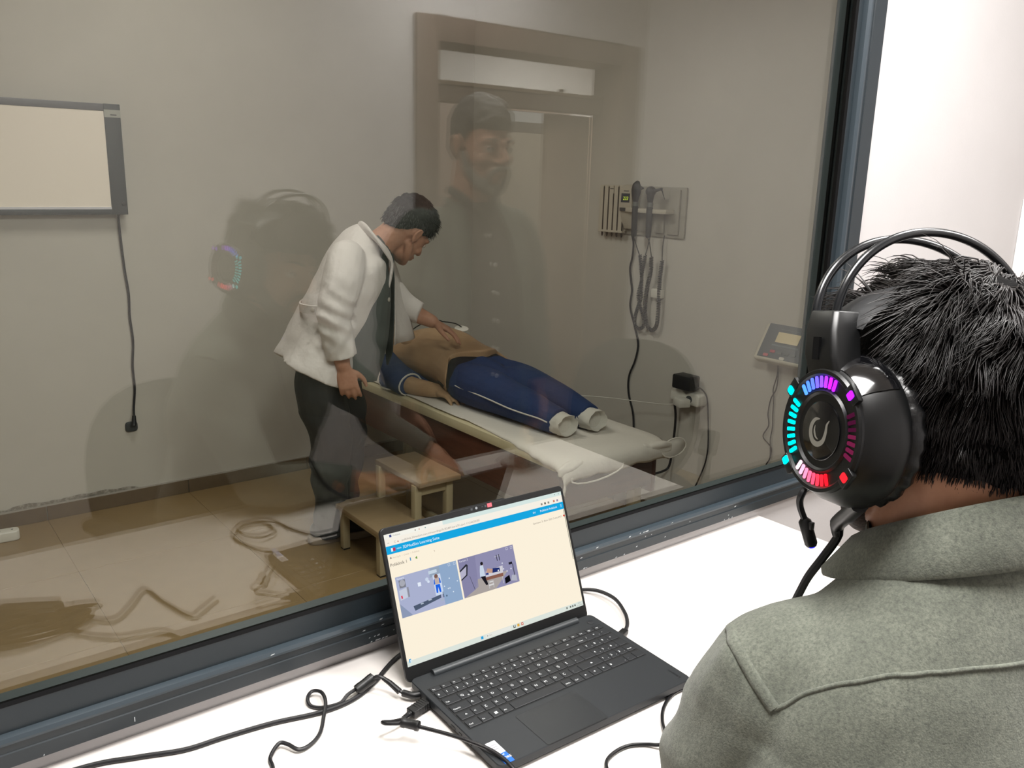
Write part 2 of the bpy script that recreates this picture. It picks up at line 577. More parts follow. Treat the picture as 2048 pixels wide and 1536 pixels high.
# ------------------------------------------------------------------ desk and laptop
m_desk = mat('desk_laminate_white', 'EFEAE6', 0.36, var=(8, 'ECE6E1', 0.3, 0.8))
m_deskleg = mat('desk_leg_grey', '9A9C9E', 0.4, metal=0.3)
DT = 0.74
t = thing('desk', 'long white laminate desk under the observation window', 'desk', (0.6, 0.77, 0))
MB().box((-1.2, .44, DT - .025), (1.607, YW - .001, DT)).build('desk_top', m_desk, t, bevel=0.0015)
MB().box((1.56, .50, 0), (1.585, 1.09, DT - .025)).build('end_panel', m_desk, t, bevel=0.001)
MB().box((-1.15, .50, 0), (-1.125, 1.09, DT - .025)).build('end_panel', m_desk, t, bevel=0.001)
MB().box((-1.125, 1.05, .35), (1.56, 1.068, DT - .025)).build('back_panel', m_desk, t, bevel=0.001)

m_lap = mat('laptop_grey_plastic', '25282B', 0.48, spec=0.4, bump=(900, 0.03, 0.0004))
m_lapd = mat('laptop_dark_plastic', '131415', 0.45, spec=0.4)
m_key = mat('key_charcoal', '222427', 0.5, spec=0.4)
m_legend = mat('key_legend', 'E8ECEE', 0.6)
m_well = mat('keyboard_well', '0C0D0E', 0.6)
m_black = mat('black_plastic', '0E0F10', 0.42)

LW, LD, LT = 0.359, 0.236, 0.0175
lyaw = math.radians(-1.7)
LU = V((math.cos(lyaw), math.sin(lyaw), 0))
LVv = V((math.sin(lyaw), -math.cos(lyaw), 0))       # towards the user
LB = frame_matrix((0.585, 0.977, DT + 0.018), LU, -LVv, (0, 0, 1))   # x right, y away, z up; origin back-left corner of the deck


def lp(u, v, z=0.0):
    return LB @ V((u, -v, z))


lap = thing('laptop', 'open dark grey laptop showing two camera views on a white page', 'laptop', tuple(lp(LW / 2, LD / 2, -.018)))
b = MB()
outline = rrect(LW, LD, .010, 5, LW / 2, -LD / 2)
ins = rrect(LW - .008, LD - .010, .010, 5, LW / 2, -LD / 2)
b.loft([[LB @ V((x, y, z)) for x, y in o] for o, z in ((ins, -.0165), (outline, -.010), (outline, -.0012), (rrect(LW - .002, LD - .002, .009, 5, LW / 2, -LD / 2), 0))])
base = b.build('base', m_lap, lap, smooth=30)
for u, v in ((.04, .03), (.32, .03), (.05, .205), (.31, .205)):
    MB().box((u - .015, -v - .004, -.018), (u + .015, -v + .004, -.0163), LB).build('rubber_foot', m_rubber, base)
# hinge bar, keyboard well, touchpad with its seam, ports, power button
m = MB()
m.tube([lp(.036 + .2857 * i / 12, .0075, .0012) for i in range(13)], .0062, 12)
m.build('hinge_bar', mat('hinge_grey', '34383B', 0.4), base)
m = MB()
m.box((.0095, -.1492, -.0004), (.3475, -.0362, .00025), LB)
m.build('keyboard_well', m_well, base)
m = MB()
m.prism(rrect(.1075, .0745, .003, 3, .1325, -.1982), .00035, LB)
m.build('touchpad', mat('touchpad_grey', '1E2124', 0.38), base)
m = MB()
m.prism(rrect(.1087, .0757, .0035, 3, .1325, -.1982), .00018, LB)
m.build('touchpad_seam', m_well, base)
m = MB()
m.lathe([(.0062, 0), (.0062, .0006), (.0055, .0009), (.0, .0009)], LB @ Matrix.Translation((.3395, -.0225, 0)), 20, True, False)
m.build('power_button', m_key, base)
for v, l in ((.118, .010), (.138, .007)):
    MB().box((-.0006, -v - l, -.0105), (.0, -v, -.0065), LB).build('side_port', m_well, base)
MB().tube([lp(-.0007, .168, -.009), lp(.001, .168, -.009)], .0017, 10).build('side_port', m_well, base)
m = MB()
vs, fs = text_geo('Lenovo', .0082, LB @ frame_matrix((.3465, -.2245, .0002), (0, 1, 0), (-1, 0, 0), (0, 0, 1)))
m.add(vs, fs)
m.build('logo', mat('logo_grey', '0F1012', 0.4), base, smooth=0)
# stickers on the palm rest
m = MB()
m.mi(0).box((.0095, -.2135, 0), (.0245, -.1870, .0003), LB)
m.mi(1).box((.0095, -.2345, 0), (.0245, -.2137, .0003), LB)
for txt, uu, vv, sz in (('intel', .0115, .2185, .0048), ('CORE', .0108, .2262, .0058)):
    m.mi(0).add(*text_geo(txt, sz, LB @ Matrix.Translation((uu, -vv, .0004))))
m.mi(2)
for vv in (.1940, .1985, .2030):
    m.box((.0118, -vv - .0014, .0003), (.0215, -vv, .0004), LB)
m.build('sticker', [mat('sticker_white', 'EDEBF0', 0.5), mat('sticker_blue', '1B62C4', 0.4), mat('sticker_grey', '8A8A92', 0.5)], base, smooth=0)

# keyboard: rows of single keys with their legends
K = 0.0188
rows = []
rows.append((.0385, .0092, [('Esc', .0165)] + [('F%d' % i, .0165) for i in range(1, 13)] + [('Ins', .0165), ('Del', .0165), ('Hm', .0162), ('End', .0162), ('PgU', .0162), ('PgD', .0162)]))
rows.append((.0507, .0158, [('é', .0140)] + [(c, .0172) for c in '1234567890*-'] + [('←', .0420)] + [('Num', .0165), ('/', .0165), ('*', .0165), ('-', .0165)]))
rows.append((.0710, .0158, [('Tab', .0260)] + [(c, .0172) for c in 'QWERTYUIOPĞÜ'] + [('↵', .0282)] + [('7', .0165), ('8', .0165), ('9', .0165), ('+', .0165)]))
rows.append((.0913, .0158, [('CapsLk', .0305)] + [(c, .0172) for c in 'ASDFGHJKLŞİ,'] + [('', .0226)] + [('4', .0165), ('5', .0165), ('6', .0165), ('', .0165)]))
rows.append((.1116, .0158, [('⇧', .0222), ('<', .0172)] + [(c, .0172) for c in 'ZXCVBNMÖÇ.'] + [('⇧', .0434)] + [('1', .0165), ('2', .0165), ('3', .0165), ('Enter', .0165)]))
rows.append((.1319, .0158, [('Ctrl', .0210), ('Fn', .0172), ('⊞', .0172), ('Alt', .0172), ('', .0938), ('AltGr', .0172), ('Ctrl', .0172), ('▲', .0172), ('▼', .0172), ('►', .0172), ('0', .0350), ('.', .0165), ('', .0165)]))
GAP = .0028
for v0, hh, keys in rows:
    tot = sum(k[1] for k in keys)
    gap = (.3455 - .0115 - tot) / (len(keys) - 1)
    u = .0115
    for txt, wd in keys:
        k = MB()
        top = [(x, y) for x, y in rrect(wd - .0012, hh - .0012, .0016, 2, u + wd / 2, -v0 - hh / 2)]
        bot = [(x, y) for x, y in rrect(wd, hh, .0016, 2, u + wd / 2, -v0 - hh / 2)]
        k.loft([[LB @ V((x, y, z)) for x, y in o] for o, z in ((bot, .0003), (bot, .0011), (top, .0016))])
        if txt:
            k.mi(1)
            if txt == '⊞':
                for dx in (0, 1):
                    for dy in (0, 1):
                        k.add([LB @ V((u + .006 + dx * .0026 + a, -v0 - .006 - dy * .0026 - c, .0017)) for a, c in ((0, 0), (.0022, 0), (.0022, .0022), (0, .0022))], [(0, 3, 2, 1)])
            elif txt in '⇧▲▼►←↵':
                cx, cy = u + wd * (.55 if wd > .02 else .4), -v0 - hh * .5
                tri = {'⇧': ((-.002, -.001), (.002, -.001), (0, .002)), '▲': ((-.0018, -.001), (.0018, -.001), (0, .002)), '▼': ((-.0018, .001), (0, -.002), (.0018, .001)), '►': ((-.001, -.0018), (.002, 0), (-.001, .0018)), '←': ((-.003, 0), (.001, -.0014), (.001, .0014)), '↵': ((-.003, 0), (.001, -.0014), (.001, .0014))}[txt]
                k.add([LB @ V((cx + a, cy + c, .0017)) for a, c in tri], [(0, 1, 2)])
            else:
                small = len(txt) > 1
                sz = .0040 if small and hh > .01 else (.0034 if small else .0064)
                k.add(*text_geo(txt, sz, LB @ Matrix.Translation((u + .0025, -v0 - (hh * .62 if not small else hh * .72), .0017))))
                if not small and txt in '1234567890*QE7894560':
                    k.add(*text_geo({'Q': '@', 'E': '€'}.get(txt, '='), .003, LB @ Matrix.Translation((u + wd - .005, -v0 - hh * .8, .0017))))
        k.build('key', [m_key, m_legend], base, smooth=30)
        u += wd + gap

# lid with display
LO = V((0.583, 0.979, DT + 0.010))
tl = math.radians(21.7)
LBk = V((-math.sin(lyaw), math.cos(lyaw), 0))
LWv = LBk * math.sin(tl) + V((0, 0, 1)) * math.cos(tl)
LN = LU.cross(LWv)                                      # towards the user
LM = frame_matrix(LO, LU, LWv, LN)
lb = MB()
HL = .2345
lb.loft([[LM @ V((x, y, z)) for x, y in rrect(LW - d, HL - d, .009, 5, LW / 2, HL / 2)] for d, z in ((.004, -.0075), (0, -.0055), (0, -.0008), (.0016, 0))])
# raised camera tab
lb.loft([[LM @ V((x, y, z)) for x, y in ((.125, HL - .002), (.240, HL - .002), (.232, HL + .0022), (.133, HL + .0022))] for z in (-.007, -.0006)])
lid = lb.build('lid', m_lapd, lap, smooth=30)
m = MB()
m.mi(0).lathe([(.0022, 0), (.0022, .0003), (0, .0003)], LM @ Matrix.Translation((.1768, HL - .0035, .0001)), 14, True, False)
m.mi(1).box((.1655, HL - .0055, .0001), (.1695, HL - .0020, .0003), LM)
m.box((.187, HL - .0042, .0001), (.190, HL - .0030, .0003), LM).box((.193, HL - .0055, .0001), (.1965, HL - .0020, .0003), LM)
m.mi(2).box((.1985, HL - .0068, .0001), (.2075, HL - .0005, .0005), LM)
m.build('camera_cluster', [mat('lens_grey', '8C9094', 0.3), mat('camera_grey', '3F4347', 0.5), mat('red_sticker', 'F0606C', 0.5)], lid, smooth=0)
# the page on the display
SX0, SX1, SY0, SY1 = .0055, .3535, .0235, .2245
SCR = []
sc = MB()


def smat(col, st=1.0):
    m_ = emat('screen_%s_%d' % (col, int(st * 100)), col, st)
    if m_ not in SCR:
        SCR.append(m_)
    return SCR.index(m_)


def sq(x0, y0, x1, y1, col, lay=1, st=1.0):
    sc.mi(smat(col, st)).add([LM @ V((x, y, .0001 + .00006 * lay)) for x, y in ((x0, y0), (x1, y0), (x1, y1), (x0, y1))], [(0, 1, 2, 3)])


def spoly(pts, col, lay=2, st=1.0):
    sc.mi(smat(col, st)).add([LM @ V((x, y, .0001 + .00006 * lay)) for x, y in pts], [tuple(range(len(pts)))])


def stx(s, x, y, size, col, lay=3, st=1.0, bold=0):
    vs, fs = text_geo(s, size, LM @ Matrix.Translation((x, y, .0001 + .00006 * lay)))
    sc.mi(smat(col, st)).add(vs, fs)


def sdot(x, y, r, col, lay=3):
    spoly([(x + r * math.cos(a * PI / 6), y + r * math.sin(a * PI / 6)) for a in range(12)], col, lay)


# page background: one even warm white emission over the whole display
PG = bpy.data.materials.new('screen_page')
PG.use_nodes = True
nt = PG.node_tree
nt.nodes.clear()
em = nt.nodes.new('ShaderNodeEmission')
em.inputs[0].default_value = s2l('FFF4DE')
em.inputs[1].default_value = 0.97
nt.links.new(em.outputs[0], nt.nodes.new('ShaderNodeOutputMaterial').inputs[0])
SCR.append(PG)
sc.mi(0).add([LM @ V((x, y, .0001)) for x, y in ((SX0, SY0), (SX1, SY0), (SX1, SY1), (SX0, SY1))], [(0, 1, 2, 3)])
sq(SX0, .2178, .110, SY1, 'F4F3EA')                       # active tab
sq(.110, .2178, SX1, SY1, 'D6E6E2')                       # tab strip
sq(SX0, .2062, SX1, .2178, 'F6F0E4')
sq(SX0, SY0, SX1, .0318, 'DCE4DC')                        # task bar
sq(SX0, .1938, SX1, .2062, '18A6E0', 2)                   # blue header
stx('3DMedSim Learning Suite', .0335, .1978, .0063, 'F4FBFF')
sq(.0135, .1972, .0185, .2025, 'E8F4FA', 3); sq(.0165, .1972, .0210, .2025, 'C03A5A', 4)
stx('MEDA', .0232, .1988, .0030, 'F4FBFF')
stx('EN', .286, .1983, .0046, 'DDF2FB')
stx('Poliklinik Poliklinik', .3015, .1982, .0050, 'F4FBFF')
for a in (0, 1, 2):
    sq(.3465, .1980 + a * .0018, .3495, .1986 + a * .0018, 'DDF2FB', 3)
stx('Poliklinik 1', .0072, .1752, .0068, '5A5450')
sq(.0418, .1765, .0436, .1815, '3E8FC8', 3); spoly([(.0515, .178), (.0545, .1765), (.0545, .1812), (.0515, .1795)], '6E9A4A', 3)
stx('Ana Sayfa  /  Odalar  /  Poliklinik', .0135, .1868, .0036, 'C9B9A8')
spoly([(.009, .1868), (.012, .1868), (.012, .1888), (.0105, .1902), (.009, .1888)], 'A89C90', 3)
stx('poliklinik.3dmedsim.com.tr/recordings/5c3f2d89-live-b7f1-abe1-17c56b2f3d05', .034, .2092, .0046, '9A948C')
stx('C', .0205, .2090, .0050, 'A8A49C'); sq(.0095, .2105, .0125, .2113, 'A8A49C', 3)
sq(.0265, .2092, .0285, .2112, 'C08070', 3)
sq(.0145, .2190, .0182, .2228, '3A4684', 3); stx('Poliklinik', .0205, .2194, .0036, '9A968E')
sdot(.060, .2205, .0012, '9A968E'); sdot(.067, .2205, .001, 'C8907E'); sdot(.078, .2205, .001, '7E9C96')
for x, c_ in ((.306, '8C8880'), (.3135, '5A564E'), (.321, '8C8880'), (.333, 'C87058'), (.3405, '9A88A8')):
    sq(x, .2090, x + .0035, .2125, c_, 3)
sdot(.339, .2213, .001, '8CA09C'); sdot(.3475, .2213, .001, '8CA09C')
stx('Spontane: 31 Ekim 2025 Cuma 09:31', .2820, .1805, .0043, '8A8078')
sdot(.3500, .1822, .0017, 'E02818')
sq(.3512, .105, .3522, .1925, '4A4A48', 3)
spoly([(.085, .1835), (.0865, .180), (.0872, .1815)], 'B8A898', 3)
# task bar icons
for x, c_ in ((.1395, '28A0DC'), (.2035, '3A3A38'), (.2115, 'E0A83C'), (.2195, 'D0604C')):
    sq(x, .0262, x + .0044, .0306, c_, 3)
sq(.2048, .0275, .2068, .0306, 'DCE4DC', 4); sdot(.2217, .0284, .0012, 'F0E8DC', 4)
sq(.1485, .0255, .198, .0312, 'E8E9E2', 2); stx('Ara', .1555, .0270, .0036, 'A8A49C'); sdot(.1522, .0284, .0011, 'A8A49C')
sq(.0095, .0290, .0128, .0345, '2C9CD8', 3); sq(.0110, .0290, .0140, .0330, 'D8E8EC', 4)
for x in (.316, .324, .329, .334):
    sq(x, .0266, x + .003, .0296, '6A6E68', 3)
stx('09:53', .3425, .0285, .0028, '8A8E88'); stx('31.10.2025', .3395, .0250, .0028, '8A8E88')
# first camera view: the clinic from above
a0, b0, a1, b1 = .0112, .0958, .1207, .1579
sq(a0, b0, a1, b1, 'A9B0CE', 2)
sq(.088, b0, a1, b1, '8FA8C8', 3)
spoly([(a0, b0), (.030, b0), (a0, .118)], '8C98B4', 3)
sq(.016, .140, .027, .152, '7C7E88', 4); sdot(.0215, .147, .005, 'A8AAB4', 5)
spoly([(.014, .122), (.028, .124), (.028, .139), (.014, .137)], 'C6CCDC', 4); spoly([(.016, .124), (.0185, .1245), (.018, .129), (.0155, .1285)], 'D84058', 5)
sq(.027, .124, .0305, .139, '8C8E9C', 4)
sq(.047, .135, .0525, .141, 'E4ECF8', 4)
spoly([(.069, .143), (.088, .143), (.089, .157), (.072, .157)], '94A4B8', 4); sq(.0685, .1485, .0835, .1535, 'C4D2E0', 5)
sq(.0745, .1135, .0885, .1455, 'CBD8EC', 5)
sdot(.0805, .1428, .0034, '7A5A50', 6); sq(.0768, .1305, .0848, .1405, 'C0AFA8', 6)
spoly([(.0745, .131), (.0768, .131), (.0772, .140), (.0752, .138)], '2A66D4', 6); spoly([(.0845, .131), (.0872, .131), (.0868, .138), (.0848, .140)], '2A66D4', 6)
spoly([(.0768, .130), (.0848, .130), (.0852, .1175), (.0822, .1172), (.0808, .126), (.0792, .1172), (.0764, .1175)], '1E62E0', 6)
sdot(.064, .142, .003, 'C8D4E8', 4); sdot(.066, .138, .0022, 'D8E2F2', 4)
spoly([(.035, .101), (.083, .1085), (.083, .1135), (.033, .1085)], '4E5A70', 5); sq(.046, .1075, .051, .1095, 'B0BCCC', 6); sq(.060, .1095, .066, .1115, 'B0BCCC', 6)
sq(.0865, .108, .0885, .117, '5C6C84', 5); sq(.082, .1035, .086, .107, 'A8B4C4', 6); sdot(.093, .109, .0016, '5C7088', 6)
for x, y in ((.103, .134), (.101, .119), (.092, .124), (.098, .119), (.106, .112), (.1165, .1265)):
    sdot(x, y, .0011, 'D8E4F2', 6)
stx('Kamera', .0135, .1535, .0040, 'EEF2F8', 6)
for x in (.105, .115):
    for d in ((0, 0, .004, .0005), (0, .0035, .004, .004), (0, 0, .0005, .004), (.0035, 0, .004, .004)):
        sq(x + d[0], .1525 + d[1], x + d[2], .1525 + d[3], 'D8E0EC', 6)
# second camera view: doctor at the couch
a0, b0, a1, b1 = .1238, .0962, .2328, .1580
sq(a0, b0, a1, b1, '8F8DAE', 2)
spoly([(a0, b0), (.153, .1075), (.157, b1), (a0, b1)], '8684A6', 3)
spoly([(a0, b0), (.185, b0), (.214, .1195), (.153, .1195), (.146, .1045)], 'A9A19E', 3)
spoly([(a0, .124), (.1365, .130), (.1405, .146), (.1375, .148), (a0, .140)], '2A2C34', 4); spoly([(a0, .126), (.1345, .1315), (.1375, .1445), (a0, .1375)], 'B4B2C8', 5)
spoly([(.140, .128), (.1406, .128), (.146, .105), (.1452, .105)], '34343E', 4)
sdot(.1665, .1420, .0027, '1E1C20', 6); sq(.1656, .1375, .1690, .1402, 'A08478', 5)
spoly([(.1625, .139), (.1685, .139), (.1692, .121), (.1590, .122), (.1605, .131)], 'C8D4E4', 6)
spoly([(.1602, .122), (.1692, .121), (.1718, .1065), (.1678, .1062), (.164, .114)], '1C1A22', 5)
spoly([(.1695, .1180), (.2040, .1180), (.2055, .1295), (.1715, .1275)], 'CFCDD6', 4); spoly([(.1695, .1135), (.2030, .1125), (.2040, .1180), (.1695, .1185)], '8A5E50', 5)
spoly([(.1715, .1255), (.1835, .1225), (.1855, .1285), (.1755, .1318)], 'C29A86', 6); spoly([(.1835, .1225), (.1985, .1215), (.1990, .1275), (.1855, .1295)], '23306C', 6)
spoly([(.1705, .122), (.176, .1215), (.176, .1245), (.1712, .1252)], '2A3C82', 7); sdot(.1955, .1235, .0014, 'E4E6EC', 7)
sq(.1745, .1085, .1825, .1105, 'D2D0D0', 6); sq(.1730, .1035, .1825, .1058, 'DAD8D8', 6); sq(.1722, .0992, .1738, .1085, 'BAB8BA', 5); sq(.1808, .0992, .1824, .1105, 'BAB8BA', 5)
sq(.2005, .101, .2018, .1125, 'C0BEC2', 5)
sq(.1925, .1455, .2035, .1475, 'A8A8BC', 5); sq(.1965, .139, .1978, .149, '2C2C36', 6); sq(.2012, .1385, .2025, .149, '2C2C36', 6)
spoly([(.2045, .0990), (.2155, .1015), (.2150, .1115), (.2050, .1085)], '0E0E14', 6); sq(.2180, .1275, .2250, .1312, '1E1E28', 6); spoly([(.2165, .1015), (.2285, .0985), (.2285, .1085), (.2200, .1100)], 'B0B2C0', 5)
sq(.2245, .1085, .2262, .1275, '4C4C5C', 5)
for x, y in ((.2055, .1330), (.2060, .1235), (.2120, .1185), (.2205, .1205)):
    sdot(x, y, .0013, 'D4D6E4', 7)
stx('Kamera 2', .1262, .1530, .0042, 'E4E4F0', 6)
for x in (.2175, .2265):
    for d in ((0, 0, .004, .0005), (0, .0035, .004, .004), (0, 0, .0005, .004), (.0035, 0, .004, .004)):
        sq(x + d[0], .1520 + d[1], x + d[2], .1520 + d[3], 'D8D8E4', 6)
sc.build('screen', SCR, lid, smooth=0)

# ------------------------------------------------------------------ cables on the desk
m_cable = mat('cable_black', '17171A', 0.45)
m_cable2 = mat('cable_black_gloss', '141416', 0.28)
cz = DT + .0035


def cable(pts, r=.0032, n=8):
    return MB().tube(spline(pts, n), r, 8)


t = thing('video_cable', 'long black cable running from the desk edge behind the laptop to its right side', 'cable', (0.52, 1.0, DT))
cable([(-.6, 1.0, cz), (-.2, 1.06, cz), (.0, 1.078, cz), (.15, 1.071, cz), (.216, 1.051, cz), (.271, 1.030, cz), (.323, 1.025, cz), (.388, 1.016, cz), (.451, 1.000, cz), (.500, 1.000, cz), (.545, 1.018, cz), (.63, 1.068, cz), (.75, 1.075, cz), (.90, 1.073, cz), (.985, 1.068, cz), (1.020, 1.040, cz + .006), (1.024, .99, cz + .010), (1.004, .942, cz + .009), (.985, .916, cz + .005), (.966, .903, cz + .003)], .0034).build('cord', m_cable, t)
pm = frame_matrix((.958, .899, DT + .008), (.95, .3, 0), (-.3, .95, 0), (0, 0, 1))
MB().box((-.018, -.006, -.004), (.008, .006, .0045), pm).build('plug', m_black, t, bevel=.0015)

t = thing('charger_cable', 'thin black power cord with a ferrite bead and one loop left of the laptop', 'cable', (0.45, 1.0, DT))
cable([(.566, .9640, DT + .010), (.556, .985, DT + .020), (.546, 1.000, DT + .026), (.536, 1.008, DT + .019), (.520, 1.012, DT + .012), (.500, 1.010, DT + .008), (.484, 1.004, cz), (.459, 1.009, cz), (.447, 1.023, cz), (.450, 1.039, cz + .003), (.461, 1.047, cz + .005), (.470, 1.036, cz + .006), (.465, 1.011, cz + .006), (.450, .986, cz + .002), (.431, .958, cz), (.410, .943, cz), (.392, .940, cz + .002), (.383, .957, cz + .004), (.374, .964, cz + .004), (.356, .949, cz), (.350, .926, cz), (.33, .90, cz), (.27, .88, cz), (.22, .83, cz), (.19, .78, cz + .01)], .0027).build('cord', m_cable, t)
fm = frame_matrix((.5285, 1.0105, DT + .0145), (-.93, -.02, -.36), (.02, -1, 0), (-.36, .0, .93))
MB().lathe([(.004, -.0165), (.0078, -.015), (.0082, -.010), (.0078, -.004), (.0078, .004), (.0082, .010), (.0078, .015), (.004, .0165)], fm @ Matrix.Rotation(PI / 2, 4, 'Y'), 14).build('ferrite_bead', m_black, t)
MB().tube(spline([(.566, .9640, DT + .010), (.575, .951, DT + .0095), (.586, .9475, DT + .0095)], 4), .0052, 10).build('plug', m_black, t)
MB().tube([(.5625, .9675, DT + .0115), (.556, .985, DT + .0195), (.550, .995, DT + .0245)], [.0048, .004, .003], 10).build('strain_relief', m_black, t)
brick = thing('power_brick', 'black laptop power brick with a bundled cord, mirrored in the glass', 'power adapter', (.16, .75, DT))
bmx = Matrix.Translation((.165, .735, DT)) @ Matrix.Rotation(.5, 4, 'Z')
MB().box((-.05, -.022, .001), (.05, .022, .030), bmx).build('body', m_black, brick, bevel=.005)
cc = MB()
rr = random.Random(5)
for k in range(5):
    cc.tube(spline([(.17 + .07 * math.cos(a) * (1 + .1 * k) + rr.uniform(-.008, .008), .79 + .028 * math.sin(a) + rr.uniform(-.006, .006), DT + .006 + .005 * k) for a in [i * PI / 4 for i in range(8)]], 5, True), .0033, 6, closed=True)
cc.build('bundled_cord', m_cable, brick)
cable([(.20, .745, cz + .01), (.235, .775, cz), (.278, .819, cz), (.315, .785, cz), (.352, .737, cz), (.366, .80, cz), (.389, .880, cz), (.415, .868, cz), (.445, .845, cz)], .0034, 5).build('cord', m_cable, brick)

t = thing('usb_cable', 'black cable with a ferrite bead lying across the front left corner of the laptop', 'cable', (0.52, .89, DT))
cable([(.553, .917, DT + .009), (.535, .908, DT + .012), (.512, .902, DT + .020), (.497, .901, DT + .026), (.497, .892, DT + .029), (.508, .884, DT + .029), (.519, .879, DT + .028), (.528, .865, DT + .028), (.552, .832, DT + .026), (.571, .803, DT + .0235), (.586, .767, DT + .0225), (.592, .736, DT + .017), (.589, .706, DT + .008), (.575, .66, cz), (.565, .60, cz), (.60, .553, cz), (.645, .565, cz), (.648, .62, cz + .003), (.61, .64, cz + .006), (.58, .605, cz + .007), (.60, .56, cz + .007), (.66, .565, cz + .004), (.680, .62, cz), (.695, .66, cz), (.710, .682, cz), (.735, .690, cz), (.760, .688, cz), (.780, .676, cz), (.792, .660, cz + .004), (.806, .657, cz + .006), (.818, .677, cz + .004), (.837, .699, cz), (.860, .718, cz), (.890, .732, cz), (.919, .735, cz), (.95, .72, cz), (.97, .66, cz), (.955, .56, cz), (.94, .50, cz)], .0027, 6).build('cord', m_cable2, t)
fm = frame_matrix((.5235, .872, DT + .0285), (.55, -.83, 0), (.83, .55, 0), (0, 0, 1))
MB().lathe([(.0035, -.0135), (.0070, -.0125), (.0074, -.009), (.0066, -.007), (.0066, .007), (.0074, .009), (.0070, .0125), (.0035, .0135)], fm @ Matrix.Rotation(PI / 2, 4, 'Y'), 14).build('ferrite_bead', m_black, t)
um = frame_matrix((.570, .9215, DT + .009), (.97, .24, 0), (-.24, .97, 0), (0, 0, 1))
m = MB()
m.box((-.020, -.0085, -.005), (.014, .0085, .005), um)
for k in range(5):
    m.box((-.010 + k * .0045, -.0090, -.0055), (-.0085 + k * .0045, .0090, .0055), um)
m.build('plug', m_black, t, bevel=.0012, segs=1)
m = MB()
for k in range(5):
    m.lathe([(.0044 - .0003 * k, -.0012), (.0044 - .0003 * k, .0012)], um @ Matrix.Translation((-.0215 - .0034 * k, -.0004 * k, .0003 * k)) @ Matrix.Rotation(PI / 2, 4, 'Y'), 10)
m.build('strain_relief', m_black, t)

# tea glass on a saucer, behind the seated man and mirrored in the pane
m_clear = window_glass('thin_clear_glass', (0.86, 0.875, 0.86), 0.12)
m_tea = window_glass('tea_amber', (0.72, 0.34, 0.05), 0.06)
TX, TY = 1.345, .585
s = thing('saucer', 'clear glass saucer under the tea glass on the white desk', 'saucer', (TX, TY, DT))
MB().lathe([(.0, .001), (.026, .001), (.034, .004), (.050, .012), (.058, .016), (.0585, .0175), (.049, .0145), (.033, .0065), (.025, .004), (0, .004)], Matrix.Translation((TX, TY, DT)), 32, False, False).build('dish', m_clear, s)
g = thing('tea_glass', 'small tulip tea glass with amber tea left in the bottom', 'glass', (TX, TY, DT + .005))
MB().lathe([(0, .005), (.018, .005), (.022, .009), (.0235, .02), (.021, .035), (.0195, .050), (.022, .070), (.0265, .092), (.0258, .092), (.0212, .070), (.0186, .050), (.0200, .035), (.0223, .02), (.020, .011), (0, .010)], Matrix.Translation((TX, TY, DT)), 28, False, False).build('cup', m_clear, g)
MB().lathe([(0, .0104), (.0195, .0112), (.0218, .02), (.0214, .027), (0, .027)], Matrix.Translation((TX, TY, DT)), 24, False, False).build('tea', m_tea, g)
